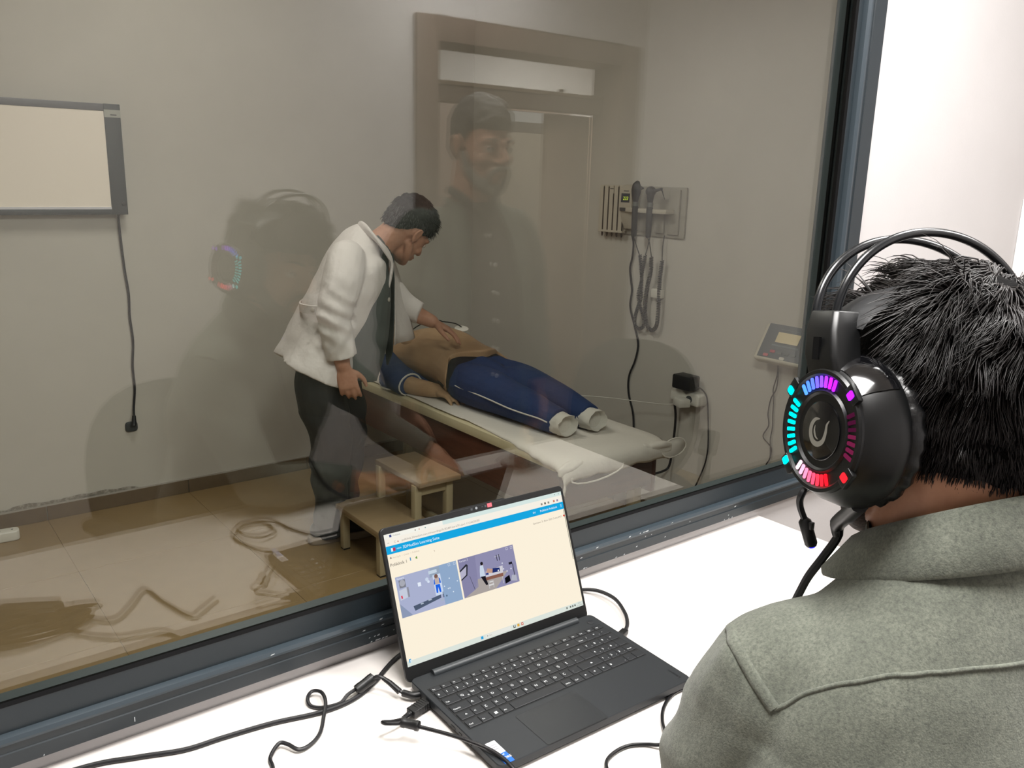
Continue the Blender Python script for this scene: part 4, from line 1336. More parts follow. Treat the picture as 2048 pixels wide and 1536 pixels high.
MB().tube(spline([IB @ V(p) for p in ((.388, .01, .018), (.384, -.03, .020), (.391, -.096, .026))], 5), .0024, 6).build('straight_lead', m_coil, op)

# small white sensor box behind the coil
tag(MB().box((XC - .03, 2.535, 1.0), (XC - .0005, 2.48, 1.04)).build('wall_box', m_white, bevel=.004), 'small white box on the wall behind the coiled instrument cords', 'wall box')

# triple adapter, charger, transformer at the socket
SB = WXm(XC - .0005, 2.36, .585)
tr = thing('socket_adapter', 'white three-way socket adapter plugged low into the right wall', 'adapter', (XC - .03, 2.28, .60))
MB().prism([(.004, .0), (.150, -.004), (.158, .006), (.158, .042), (.148, .050), (.100, .052), (.085, .040), (.060, .056), (.020, .056), (.002, .044), (0, .01)], .055, SB, .002).build('body', m_white, tr, bevel=.005, segs=3)
MB().lathe([(.016, 0), (.016, .002), (0, .002)], SB @ Matrix.Translation((.105, .022, .0568)), 18, True, False).build('socket_face', m_dgrey, tr)
tf = thing('power_adapter', 'black plug-in power adapter sitting on the white socket adapter', 'power adapter', (XC - .06, 2.30, .66))
MB().prism(rrect(.098, .060, .008, 3, .078, .092), .062, SB, .022).build('body', m_black, tf, bevel=.004)
MB().tube(spline([SB @ V(p) for p in ((.127, .080, .05), (.150, .075, .04), (.165, .045, .02), (.172, -.01, .012), (.180, -.10, .008), (.184, -.18, .006), (.176, -.25, .006), (.15, -.33, .008), (.12, -.42, .02))], 6), .0032, 7).build('lead', m_cable, tf)
cg = thing('usb_charger', 'small white charger block plugged into the front of the socket adapter', 'charger', (XC - .1, 2.26, .585))
cgm = SB @ frame_matrix((.095, .010, .058), (.93, 0, .36), (0, 1, 0), (-.36, 0, .93))
MB().box((-.030, -.017, .0), (.034, .017, .050), cgm).build('body', m_white, cg, bevel=.004)
MB().tube(spline([SB @ V(p) for p in ((.070, .002, .075), (.045, -.008, .085), (.0, -.020, .085), (-.06, -.030, .08), (-.14, -.036, .10), (-.25, -.028, .20), (-.33, -.02, .32), (-.36, -.018, .44))], 6), .0022, 7).build('lead', m_white, cg)
bk = thing('couch_cord', 'thick black cord from the socket adapter down to the couch', 'cord', (XC - .03, 2.36, .4))
MB().tube(spline([SB @ V(p) for p in ((.010, .002, .035), (.006, -.02, .03), (.008, -.08, .02), (.003, -.16, .014), (-.005, -.24, .012), (-.012, -.31, .014), (-.02, -.335, .04), (-.03, -.34, .14), (-.05, -.34, .28), (-.06, -.33, .43))], 8), .0052, 8).build('cord', m_cable, bk)

# scale read-out panel on the right wall
sc_m = WXm(XC - .0005, 1.948, .845)
sc_t = thing('scale_display', 'tilted read-out panel of a scale with a pale screen on the right wall', 'scale display', (XC - .04, 1.86, .91))
TM = sc_m @ frame_matrix((0, 0, .075), (1, 0, 0), (0, .86, -.51), (0, .51, .86))
sb_ = MB()
sb_.prism(rrect(.235, .165, .010, 3, .1175, .0825), .040, TM, -.040)
sb_.build('housing', m_offw, sc_t, bevel=.008, segs=3)
MB().box((.10, .02, .0), (.14, .06, .030), sc_m).build('wall_bracket', m_dgrey, sc_t)
MB().box((.016, .012, .0), (.222, .150, .0012), TM).build('face', mat('scale_face_slate', '3A444A', 0.35), sc_t)
MB().box((.068, .078, .001), (.165, .120, .0026), TM).build('screen', mat('lcd_sand', 'D8C69A', 0.3), sc_t)
m = MB()
m.box((.075, .131, .001), (.15, .133, .0016), TM).box((.060, .062, .001), (.175, .069, .0016), TM)
m.build('face_print', mat('scale_print_grey', '6A7478', 0.5), sc_t)
for u_, v_, c_ in ((.075, .040, 'A02838'), (.052, .022, 'C05A60'), (.105, .038, '4A5254'), (.135, .038, '4A5254'), (.165, .038, '4A5254'), (.125, .018, 'C8C4BC')):
    MB().prism(rrect(.022, .011, .004, 3, u_, v_), .0028, TM).build('button', mat('button_' + c_, c_, 0.4), sc_t)
for a in (0, 1):
    MB().tube(spline([sc_m @ V(p) for p in ((.078, .0, .02), (.080 - .004 * a, -.06, .012), (.074 - .012 * a, -.12, .008), (.055 + .012 * a, -.16, .006), (.048 + .022 * a, -.22, .006), (.056 + .018 * a, -.27, .006), (.036 + .034 * a, -.32, .006), (.078 - .004 * a, -.355, .006), (.076, -.40, .006), (.058, -.45, .006), (.05, -.6, .006))], 6), .0024, 6).build('lead', mat('lead_brown_black', '2A2220', 0.5), sc_t)
# ------------------------------------------------------------------ doctor leaning over the couch
m_coat = mat('coat_white', 'D2CBC7', 0.8, bump=(16, 0.35, 0.02), sheen=0.1)
m_shirtg = mat('shirt_slate', '4C5250', 0.8)
m_tie = mat('tie_dark_green', '16201F', 0.7, bump=(300, 0.1, 0.001))
m_trou = mat('trousers_black', '0C0F11', 0.85)
m_shoe = mat('shoe_black', '0D0E10', 0.5)
m_sole = mat('shoe_sole_tan', '8E8070', 0.6)

DO = V((1.46, 3.0, 0))
DA, DLt = V((.89, -.456, 0)), V((.456, .89, 0))
F = lambda s, t, z: DO + DA * s + DLt * t + V((0, 0, z))
c20, s20 = math.cos(math.radians(18)), math.sin(math.radians(18))
BF = DA * c20 + DLt * s20          # body facing
BS = DLt * c20 - DA * s20          # body left

doc = thing('person', 'standing doctor in a white coat and dark tie leaning over the couch', 'person', (1.46, 3.0, 0))


def rotm(o, f, pitch, roll=0.0):
    """head frame from a horizontal facing, pitch down and roll (right ear down positive)"""
    f = V(f).normalized()
    z = V((0, 0, 1))
    fp = (f * math.cos(pitch) - z * math.sin(pitch)).normalized()
    up = (z * math.cos(pitch) + f * math.sin(pitch)).normalized()
    x = fp.cross(up)
    x2 = x * math.cos(roll) - up * math.sin(roll)
    u2_ = up * math.cos(roll) + x * math.sin(roll)
    return frame_matrix(o, x2, fp, u2_)


hd = (DA * math.cos(math.radians(42)) + DLt * math.sin(math.radians(42)))
HD = rotm(F(.288, .02, 1.283), hd, math.radians(38), math.radians(16))
B = Blob()
head_parts(B, HD)
B.limb([F(.10, .0, 1.17), F(.175, .0, 1.225), HD @ V((0, -.035, -.03))], [.07, .058, .056], BS)
B.limb([F(-.045, .0, .82), F(-.01, 0, .95), F(.07, 0, 1.10), F(.12, 0, 1.17)], [(.13, .08), (.12, .08), (.14, .075), (.10, .055)], BS)
for t, pts, rr_ in ((-1, ((.065, -.15, 1.165), (.010, -.212, .995), (.035, -.205, .80)), None), (1, ((.15, .17, 1.17), (.285, .215, .965), (.40, .17, .90)), None)):
    B.limb([F(*p) for p in pts], [.048, .042, .028], DA)
for t, pts in ((-1, ((-.05, -.080, .80), (-.02, -.060, .48), (-.03, .036, .08))), (1, ((-.02, .09, .80), (.045, .125, .47), (.02, .176, .08)))):
    B.limb([F(*p) for p in pts], [.085, .055, .04], BS)
    B.limb([F(*pts[2]) + V((0, 0, -.03)), F(*pts[2]) + BF * .07 + V((0, 0, -.05))], [.035, .03], BS)
hand_parts(B, F(.038, -.207, .795), (DA * .22 - V((0, 0, 1))), DLt * .9 + DA * -.2, DA, .98, curls=(.35, .4, .45, .5), spread=.06)
hand_parts(B, F(.40, .17, .90), (DA * .86 - DLt * .15 + V((0, 0, -.42))), V((0, 0, -1)) + DA * -.3, -DLt, .98, curl=.28, spread=.12)
dbody = B.build('body', m_skin, doc, .0048, 5, head_sculpt(HD))
eyes(HD, dbody, m_eye, m_iris, m_hairb)


def hair_cap(H, parent, name='hair', top=.013, line=None, material=None, lump=.003, sides=.004, vox=.005, low=-.052):
    """cap over the skull; below the hairline the shell sinks into the head"""
    Bc = Blob()
    R3 = H.to_3x3()
    Bc.ell(H @ V((0, -.012, .038 + top * .35)), (.0765 + sides, .097 + top * .6, .082 + top * .75), R3)
    Bc.ell(H @ V((0, -.034, .004)), (.0715 + sides, .076 + sides, .072), R3)
    Bc.ell(H @ V((0, .02, .05 + top * .4)), (.070 + sides, .070 + top * .4, .068 + top * .6), R3)
    Hi = H.inverted()

    def sc_(p):
        q = Hi @ p
        fr = line(q) if line else (q.z - (.052 if q.y > .045 else (-.012 if q.y > .0 else low)))
        n_ = lump * mnoise.noise(q * 60) + lump * .6 * mnoise.noise(q * 140)
        q *= 1 + n_ / .09
        if fr < 0:
            k = max(.72, 1 + fr * 14)
            q = V((q.x * k, q.y * k, q.z * (.5 + .5 * k)))
        return H @ q
    return Bc.build(name, material or m_hairb, parent, vox, 3, sc_)


def line_short(q):
    # fringe over the brow, cleared around the ear, tapered to the nape
    if q.y > .062:
        return q.z - .040
    if q.y > .02:
        return q.z - (.018 + (q.y - .02) * .5)
    if q.y > -.03:
        return q.z - .022
    return q.z - (.022 + (q.y + .03) * .9)


dh = hair_cap(HD, doc, line=line_short, top=.020, lump=.004, sides=.006)
HDi = HD.inverted()


def doc_lock(p, n, r):
    q = HDi @ p
    if line_short(q) < .004:
        return None
    d = V((r.uniform(-.3, .3), .8 if q.z > .05 else .1, -.6 if q.z < .07 else -.05))
    w_ = HD.to_3x3() @ d
    L = r.uniform(.012, .026)
    pts = [p - n * .003]
    for i in range(3):
        pts.append(pts[-1] + (n * (.35 - .2 * i) + w_ * .8).normalized() * L / 3)
    return pts


strands(dh.data, 2600, doc_lock, .0012, doc, m_hair, seed=4)

# slate shirt under the coat, tie hanging free
B = Blob()
B.limb([F(.030, .0, .74), F(.068, 0, .86), F(.095, 0, 1.0), F(.128, 0, 1.13), F(.165, 0, 1.20)], [(.15, .142), (.15, .140), (.155, .126), (.15, .092), (.072, .060)], BS, flat0=True, flat1=True)
B.limb([F(.150, 0, 1.195), F(.190, .0, 1.245)], [(.072, .066), (.062, .060)], BS, flat0=True, flat1=True)
dsh = B.build('shirt', m_shirtg, doc, .006, 5)
MB().tube([F(.168, -.062, 1.262), F(.205, -.045, 1.225), F(.226, .0, 1.20)], [.010, .010, .008], 8).build('shirt_collar', m_shirtg, doc)
tm = MB()
ring_ = []
for s_, z_, w_ in ((.224, 1.198, .016), (.230, 1.170, .017), (.228, 1.155, .013), (.229, 1.10, .021), (.226, 1.0, .026), (.222, .90, .030), (.216, .815, .033), (.212, .795, .030), (.206, .755, .003)):
    c_ = F(s_, 0, z_)
    ring_.append([c_ + BS * w_ + BF * .002, c_ + BF * .006, c_ - BS * w_ + BF * .002, c_ - BS * w_ - BF * .002, c_ + BF * .001, c_ + BS * w_ - BF * .002])
tm.loft(ring_)
tm.build('necktie', m_tie, doc, smooth=50)

# coat: one continuous shell with sleeves, hem lower in front
B = Blob()
B.limb([F(-.088, -.01, .745), F(-.062, -.005, .80), F(-.028, 0, .90), F(.030, 0, 1.00), F(.075, 0, 1.10), F(.098, 0, 1.175), F(.118, 0, 1.225), F(.150, 0, 1.262)],
       [(.228, .148), (.218, .140), (.195, .128), (.185, .130), (.198, .122), (.190, .104), (.145, .084), (.075, .066)], BS, n=28, flat0=True, flat1=True)
B.limb([F(.058, -.155, 1.185), F(.040, -.205, 1.11), F(.008, -.222, .995), F(.018, -.214, .91), F(.034, -.208, .835)], [(.074, .074), (.074, .071), (.064, .060), (.060, .054), (.058, .052)], DA, flat1=True)
B.limb([F(.115, .155, 1.175), F(.20, .205, 1.06), F(.285, .215, .965), F(.355, .19, .93)], [(.070, .070), (.062, .062), (.055, .055), (.048, .048)], DA, flat1=True)


def coat_fold(p):
    q = V((0, 0, 0))
    r_ = p - DO
    s_, t_, z_ = r_.dot(DA), r_.dot(DLt), r_.z
    dirv = V((r_.x - DA.x * .02, r_.y - DA.y * .02, 0))
    dirv = dirv.normalized() if dirv.length > 1e-4 else dirv
    f_ = .009 * mnoise.noise(V((s_ * 9, t_ * 9, z_ * 4 + s_ * 6))) + .004 * mnoise.noise(V((s_ * 26, t_ * 26, z_ * 16 + 3)))
    # vertical pleats below the half belt
    if z_ < .99:
        f_ += .007 * math.sin(t_ * 48 + s_ * 20) * min(1, (.99 - z_) / .12)
    # sleeve wrinkles at the bend of the elbow
    if t_ < -.165 and s_ < .085:
        f_ += .006 * math.sin(z_ * 105 + s_ * 55 + 2 * mnoise.noise(p * 14)) * gauss(V((0, 0, z_)), V((0, 0, .98)), .09)
        f_ += .0045 * math.sin(z_ * 60 - s_ * 90 + 2 * mnoise.noise(p * 10)) * gauss(V((0, 0, z_)), V((0, 0, .88)), .07)
    return p + dirv * f_


coat = B.build('coat', m_coat, doc, .0055, 3, coat_fold)
# open front panel on the far side, hanging free from the chest
fp_ = MB()
rows_ = []
for q in range(9):
    k = q / 8
    z_ = 1.17 - .345 * k
    rows_.append([F(.222 + .012 * k + .10 * k * w_ ** 1.0 + .010 * math.sin(w_ * 7 + k * 3), .045 + .16 * w_, z_ + .03 * w_ * (1 - k)) for w_ in (0, .15, .3, .45, .6, .8, 1.0)])
fp_.add([p for r in rows_ for p in r], [(a * 7 + b, a * 7 + b + 1, (a + 1) * 7 + b + 1, (a + 1) * 7 + b) for a in range(8) for b in range(6)])
fpo = fp_.build('open_front', m_coat, coat, smooth=80)
fpo.modifiers.new('thick', 'SOLIDIFY').thickness = .004
# collar band and lapel, half belt with its buttons, hem stitch, cuff
B = Blob()
B.limb([F(.105, .072, 1.255), F(.108, .0, 1.292), F(.135, -.070, 1.282), F(.185, -.085, 1.235), F(.222, -.065, 1.175), F(.218, -.075, 1.11), F(.196, -.088, 1.03)], [(.010, .022), (.010, .026), (.010, .028), (.009, .030), (.008, .030), (.007, .024), (.005, .012)], DA, n=12)
B.build('collar', m_coat, coat, .004, 3)
bl = MB()
beltp = [F(-.03, -.188, 1.005), F(-.075, -.165, 1.003), F(-.112, -.10, 1.0), F(-.118, -.02, .998), F(-.108, .06, .998)]
P_ = spline(beltp, 5)
bl.loft([[p + V((0, 0, .017)), p + (p - F(.03, 0, p.z)).normalized() * .006 + V((0, 0, .015)), p + (p - F(.03, 0, p.z)).normalized() * .006 - V((0, 0, .015)), p - V((0, 0, .017))] for p in P_])
bl.build('half_belt', m_coat, coat, smooth=40)
for q in ((-.066, -.174, 1.004), (.205, -.093, 1.03), (.16, -.105, .965)):
    p = F(*q)
    o_ = (p - F(.03, 0, q[2])).normalized()
    MB().lathe([(.0085, 0), (.0085, .002), (.006, .0035), (0, .003)], frame_matrix(p + o_ * .006, o_.cross(V((0, 0, 1))), V((0, 0, 1)), o_), 14, True, False).build('button', mat('button_pearl', 'B8B0A6', 0.3), coat)

# trousers and shoes
B = Blob()
B.limb([F(-.02, 0, .88), F(-.035, 0, .80)], [(.155, .115), (.17, .125)], BS, flat0=True)
B.limb([F(-.050, -.080, .79), F(-.050, -.090, .66), F(-.022, -.060, .49), F(-.028, -.010, .28), F(-.032, .030, .10), F(-.026, .040, .035)], [(.092, .092), (.096, .098), (.084, .086), (.074, .076), (.066, .066), (.070, .070)], BS, flat1=True)
B.limb([F(-.02, .09, .82), F(.015, .098, .64), F(.045, .125, .48), F(.030, .155, .28), F(.018, .175, .10), F(.022, .178, .035)], [(.100, .104), (.092, .094), (.078, .078), (.070, .070), (.062, .062), (.066, .066)], BS, flat1=True)


def trouser_fold(p):
    r_ = p - DO
    f_ = .008 * mnoise.noise(V((r_.x * 11, r_.y * 11, r_.z * 7))) + .005 * math.sin(r_.z * 42 + r_.dot(DA) * 25 + 3 * mnoise.noise(p * 6)) * (1 if r_.z < .6 else .4)
    ts_ = r_.dot(DLt)
    d = V((r_.x, r_.y, 0)) - DLt * (.12 if ts_ > .08 else -.02)
    d.z = 0
    return p + (d.normalized() if d.length > 1e-3 else d) * f_


B.build('trousers', m_trou, doc, .006, 3, trouser_fold)
for t_, s_, y_ in ((.042, -.03, 0), (.178, .02, 0)):
    root_ = F(s_, t_, 0)
    tm_ = frame_matrix(root_, BF, BS, (0, 0, 1))
    B = Blob()
    B.limb([tm_ @ V((-.055, 0, .055)), tm_ @ V((.02, 0, .062)), tm_ @ V((.10, 0, .045)), tm_ @ V((.165, 0, .038))], [(.036, .036), (.040, .042), (.044, .030), (.034, .022)], BS)
    sh_ = B.build('shoe', m_shoe, doc, .004, 4)
    so2 = MB()
    out = [(-.098, 0), (-.088, -.030), (-.04, -.038), (.04, -.040), (.11, -.048), (.175, -.036), (.202, 0), (.175, .036), (.11, .046), (.04, .038), (-.04, .036), (-.088, .028)]
    so2.prism([(a.x, a.y) for a in spline([V((x, y, 0)) for x, y in out], 4, True)], .030, tm_, .001)
    so2.build('sole', m_sole, sh_, bevel=.004)

# ------------------------------------------------------------------ patient manikin on the couch
m_mskin = mat('manikin_skin', 'AE8E6C', 0.5, spec=0.3, var=(9, 'A28262', 0.35, 0.7))
m_blue = mat('pyjama_blue', '14305E', 0.85, bump=(14, 0.4, 0.02), var=(5, '112A54', 0.3, 0.7))
m_navy = mat('under_black', '0A0D12', 0.8)
m_wcuff = mat('white_cotton', 'C9C5BC', 0.85, bump=(40, 0.4, 0.008))
man = thing('patient_manikin', 'patient simulation manikin lying bare-chested in blue trousers on the couch', 'manikin', (2.07, 2.95, BZ))
HM = frame_matrix((2.08, 3.575, .700), (-1, 0, 0), (0, -.18, .984), (0, .984, .18))
B = Blob()
head_parts(B, HM)
B.limb([V((2.07, 3.37, .69)), V((2.075, 3.45, .69)), HM @ V((0, -.02, -.06))], [.062, .056, .056], (1, 0, 0))
B.limb([V((2.07, 3.385, .675)), V((2.07, 3.30, .690)), V((2.07, 3.15, .700)), V((2.065, 3.02, .690)), V((2.06, 2.92, .678)), V((2.06, 2.82, .662))], [(.150, .070), (.172, .104), (.166, .118), (.150, .106), (.152, .098), (.155, .085)], (1, 0, 0), n=26)
B.ell((1.985, 3.235, .765), (.075, .085, .045)); B.ell((2.15, 3.235, .765), (.075, .085, .045))
for sx, pts in ((-1, ((1.925, 3.335, .660), (1.862, 3.200, .620), (1.858, 3.090, .606), (1.893, 2.985, .604), (1.915, 2.945, .602))), (1, ((2.215, 3.335, .660), (2.285, 3.20, .615), (2.292, 3.08, .605), (2.275, 2.97, .604), (2.265, 2.93, .602)))):
    B.limb([V(p) for p in pts], [.055, .044, .040, .034, .029], (1, 0, 0))
    hand_parts(B, pts[-1], (.16 * -sx, -1, -.02), (0, 0, -1), (-sx, 0, .1), 1.0, curls=(.42, .36, .36, .42), spread=.10)
for sx, pts in ((-1, ((1.985, 2.86, .655), (1.985, 2.55, .64), (1.99, 2.31, .62))), (1, ((2.145, 2.86, .655), (2.15, 2.55, .64), (2.14, 2.31, .62)))):
    B.limb([V(p) for p in pts], [.075, .055, .034], (1, 0, 0))
mb_ = B.build('body', m_mskin, man, .0055, 5, head_sculpt(HM))
eyes(HM, mb_, m_eye, m_iris)
hair_cap(HM, man, line=line_short, top=.012, material=mat('manikin_hair_brown', '2A211A', 0.6, bump=(150, 0.5, 0.003)))

# chest skin overlay with a wavy lower edge over the black underlayer
B = Blob()
B.limb([V((2.07, 3.395, .668)), V((2.07, 3.30, .692)), V((2.07, 3.15, .704)), V((2.065, 3.02, .695)), V((2.06, 2.92, .684)), V((2.06, 2.845, .676))], [(.140, .074), (.178, .110), (.174, .124), (.158, .114), (.162, .108), (.170, .104)], (1, 0, 0), n=28, flat1=True)


def skin_edge(p):
    q = p.copy()
    if q.y < 2.96:
        w = (2.96 - q.y) / .115
        q.y += w * (-.012 + .075 * gauss(V((q.x, 0, 0)), V((1.945, 0, 0)), .045) + .075 * gauss(V((q.x, 0, 0)), V((2.185, 0, 0)), .040) + .012 * math.sin(q.x * 45))
        d = V((q.x - 2.06, 0, q.z - .676))
        q += d.normalized() * .010 * max(0, w)
    return q


ov = B.build('chest_skin', m_mskin, man, .0055, 4, skin_edge)
bl = MB()
bl.lathe([(.004, 0), (.0035, .002), (0, .0025)], frame_matrix((2.062, 2.965, .797), (1, 0, 0), (0, 1, 0), (0, 0, 1)), 10, True, False)
bl.build('navel', mat('navel_brown', '8A5C44', 0.6), ov)
B = Blob()
B.limb([V((2.06, 2.97, .677)), V((2.06, 2.90, .670)), V((2.06, 2.84, .664)), V((2.06, 2.77, .654))], [(.150, .098), (.167, .104), (.172, .101), (.160, .084)], (1, 0, 0), n=24)
B.build('underlayer', m_navy, man, .006, 3)
B = Blob()
B.limb([V((2.06, 2.828, .662)), V((2.06, 2.79, .657)), V((2.06, 2.73, .65))], [(.176, .104), (.174, .099), (.150, .078)], (1, 0, 0), n=26, flat0=True)
B.limb([V((1.985, 2.84, .656)), V((1.978, 2.70, .656)), V((1.982, 2.55, .648)), V((1.990, 2.40, .636)), V((1.998, 2.262, .620))], [(.094, .090), (.092, .086), (.076, .074), (.064, .064), (.054, .050)], (1, 0, 0), flat1=True)
B.limb([V((2.140, 2.84, .656)), V((2.152, 2.70, .656)), V((2.158, 2.55, .648)), V((2.150, 2.40, .636)), V((2.140, 2.250, .618))], [(.092, .090), (.090, .084), (.074, .074), (.063, .064), (.052, .048)], (1, 0, 0), flat1=True)


def pj(p):
    f_ = .006 * mnoise.noise(V((p.x * 13, p.y * 7, p.z * 10))) + .005 * math.sin(p.y * 40 + p.x * 60 + 3 * mnoise.noise(p * 5)) * gauss(V((p.x, p.y, 0)), V((2.06, 2.76, 0)), .11)
    return p + V((0, 0, f_ if p.z > .62 else 0))


tr_ = B.build('trousers', m_blue, man, .0055, 3, pj)
MB().tube(spline([(1.894, 2.850, .668), (1.889, 2.745, .660), (1.893, 2.65, .658), (1.902, 2.557, .650), (1.912, 2.46, .640), (1.922, 2.384, .636), (1.937, 2.31, .632), (1.944, 2.266, .626)], 6), .0030, 6).build('side_piping', m_wcuff, tr_)
for cx, cy, sd in ((1.998, 2.238, 11), (2.138, 2.228, 12)):
    cf = MB()
    rings = []
    for k in range(8):
        q = k / 7
        r0_ = .050 - .004 * q
        rings.append([V((cx + (r0_ + .006 * mnoise.noise(V((j * .9, q * 3, sd))) + .004 * math.sin(j * 2.1 + k)) * math.cos(2 * PI * j / 20), cy + .040 - .068 * q + .010 * mnoise.noise(V((j * .7, 3, sd))), .617 + (r0_ * .86 + .006 * mnoise.noise(V((j * .8, q * 3 + 5, sd)))) * math.sin(2 * PI * j / 20))) for j in range(20)])
    for r0_, dy in ((.040, .004), (.036, .022)):
        rings.append([V((cx + r0_ * math.cos(2 * PI * j / 20), cy - .026 + dy, .617 + r0_ * .86 * math.sin(2 * PI * j / 20))) for j in range(20)])
    cf.loft(rings)
    cf.build('sock_cuff', m_wcuff, man, smooth=70)
# blue sleeves pushed down on the upper arms, white piping at the hem
for sx in (-1, 1):
    B = Blob()
    o = 0 if sx < 0 else 1
    X_ = (lambda x: x) if sx < 0 else (lambda x: 4.145 - x)
    B.limb([V((X_(1.905), 3.315, .655)), V((X_(1.868), 3.235, .630)), V((X_(1.852), 3.150, .612)), V((X_(1.858), 3.085, .608))], [(.062, .060), (.064, .062), (.062, .056), (.056, .048)], (1, 0, 0), n=20, flat0=True, flat1=True)
    B.limb([V((X_(1.868), 3.30, .60)), V((X_(1.845), 3.235, .584)), V((X_(1.838), 3.17, .581))], [(.04, .018), (.048, .014), (.03, .010)], (1, 0, 0), 14)
    B.limb([V((X_(1.90), 3.20, .64)), V((X_(1.925), 3.12, .615)), V((X_(1.935), 3.06, .600))], [(.03, .03), (.028, .024), (.014, .012)], (1, 0, 0), 12)
    sl_ = B.build('sleeve', m_blue, man, .005, 4, lambda p: p + V((0, 0, .005 * mnoise.noise(p * 22))))
    hem = [V((X_(1.858) + .058 * math.cos(a), 3.083 + .006 * math.sin(2 * a), .608 + .048 * math.sin(a))) for a in [2 * PI * k / 16 for k in range(16)]]
    MB().tube(hem, .0040, 6, closed=True).build('sleeve_piping', m_wcuff, sl_)
    MB().tube(spline([(X_(1.868), 3.335, .575), (X_(1.825), 3.29, .572), (X_(1.803), 3.225, .572), (X_(1.815), 3.165, .574), (X_(1.845), 3.13, .585), (X_(1.85), 3.11, .612), (X_(1.88), 3.10, .655)], 5), .0036, 6).build('sleeve_piping', m_wcuff, sl_)
# electrode pads and their lead
for x, y, z, a, lab in ((2.02, 3.345, .781, .3, 'white electrode pad high on the manikin chest near its shoulder'), (2.075, 3.225, .830, .05, 'white electrode pad in the middle of the manikin chest'), (2.165, 3.145, .8180, -.2, 'white electrode pad low on the far side of the manikin chest')):
    pm_ = Matrix.Translation((x, y, z)) @ Matrix.Rotation(a, 4, 'Y') @ Matrix.Rotation(-.25 if y > 3.3 else (.0 if y > 3.2 else .12), 4, 'X')
    tag(MB().lathe([(.026, 0), (.028, .002), (.020, .005), (0, .006)], pm_ @ Matrix.Scale(1.4, 4, (0, 1, 0)), 20, True, False).build('electrode_pad', mat('pad_white', 'D6D2CA', 0.6)), lab, 'electrode', 'electrode pads on the manikin')
ld = thing('electrode_lead', 'dark electrode lead lying across the manikin chest between the pads', 'lead', (2.05, 3.28, .83))
MB().tube(spline([(2.02, 3.345, .791), (2.04, 3.30, .824), (2.07, 3.26, .842), (2.10, 3.20, .848), (2.14, 3.16, .842), (2.165, 3.145, .826)], 5), .0028, 6).build('wire', m_cable, ld)
MB().box((2.085, 3.215, .836), (2.105, 3.235, .852)).build('clip', m_black, ld, bevel=.003)
# ------------------------------------------------------------------ seated man with headphones
def wool(name, c1, c2, c3):
    m = mat(name, c1, 0.9, var=(34, c2, 0.3, 0.7), sheen=0.15, bump=(700, 0.35, 0.0015))
    nt = m.node_tree
    b = nt.nodes['Principled BSDF']
    src = b.inputs['Base Color'].links[0].from_socket
    tc = nt.nodes['Texture Coordinate']
    n = nt.nodes.new('ShaderNodeTexNoise'); n.inputs['Scale'].default_value = 330; n.inputs['Detail'].default_value = 6; n.inputs['Roughness'].default_value = .75
    nt.links.new(tc.outputs['Object'], n.inputs['Vector'])
    r = nt.nodes.new('ShaderNodeValToRGB')
    r.color_ramp.elements[0].position = .30; r.color_ramp.elements[1].position = .60
    r.color_ramp.elements[0].color = (1, 1, 1, 1); r.color_ramp.elements[1].color = (0, 0, 0, 1)
    nt.links.new(n.outputs['Fac'], r.inputs['Fac'])
    mx = nt.nodes.new('ShaderNodeMix'); mx.data_type = 'RGBA'
    nt.links.new(r.outputs['Color'], mx.inputs['Factor'])
    nt.links.new(src, mx.inputs['A'])
    mx.inputs['B'].default_value = s2l(c3)
    nt.links.new(mx.outputs['Result'], b.inputs['Base Color'])
    return m


m_wool = wool('shirt_grey_green', '676B60', '7B7F72', '4B4F47')
m_denim = mat('trousers_dark', '1A1E26', 0.85, bump=(60, 0.3, 0.004))

ML = V((-.954, .30, 0))            # his left
MF = V((.30, .954, 0))             # his front
sm = thing('person', 'seated man in a grey-green shirt seen from behind, wearing headphones', 'person', (.72, .12, 0))
HS = rotm(V((.787, .353, 1.283)), V((.34, .94, 0)), math.radians(9), math.radians(3.7))
spine = [V((.715, .095, .52)), V((.730, .165, .70)), V((.752, .255, .90)), V((.762, .305, 1.03))]
B = Blob()
head_parts(B, HS, 1.1, 1.05)
B.limb([V((.766, .318, 1.06)), V((.772, .330, 1.15)), HS @ V((0, -.028, -.035))], [(.075, .070), (.062, .062), (.064, .066)], ML)
B.limb(spine, [(.155, .11), (.155, .11), (.18, .105), (.14, .08)], ML)
SHL, ELL, WRL = V((.610, .388, 1.045)), V((.665, .478, .800)), V((.905, .520, .772))
SHR, ELR, WRR = V((.925, .285, 1.045)), V((1.085, .310, .835)), V((1.140, .500, .786))
for a, e, w_ in ((SHL, ELL, WRL), (SHR, ELR, WRR)):
    B.limb([a, e], [.042, .038], MF)
    B.limb([e, e.lerp(w_, .5), w_], [.038, .036, .026], (0, 0, 1))
for t_ in (1, -1):
    hp = spine[0] + ML * .09 * t_ + V((0, 0, -.02))
    kn = hp + MF * .42 + ML * .05 * t_ + V((0, 0, .0))
    B.limb([hp, kn], [.07, .05], ML)
    B.limb([kn, kn + MF * .02 - V((0, 0, .42))], [.045, .035], ML)
    an = kn + MF * .02 - V((0, 0, .42))
    B.limb([an + V((0, 0, -.03)), an + MF * .10 + V((0, 0, -.05))], [.035, .028], ML)
hand_parts(B, WRL, (.96, .12, -.06), (0, 0, -1), (.1, 1, 0), 1.0, curls=(.30, .34, .38, .42), spread=.12)
hand_parts(B, WRR, (-.25, .92, -.12), (-.3, 0, -1), (-.9, -.2, .1), 1.0, curls=(.5, .55, .6, .65), spread=.06)
sbody = B.build('body', m_skin_t, sm, .0048, 5, head_sculpt(HS))
eyes(HS, sbody, m_eye, m_iris, m_hairb)

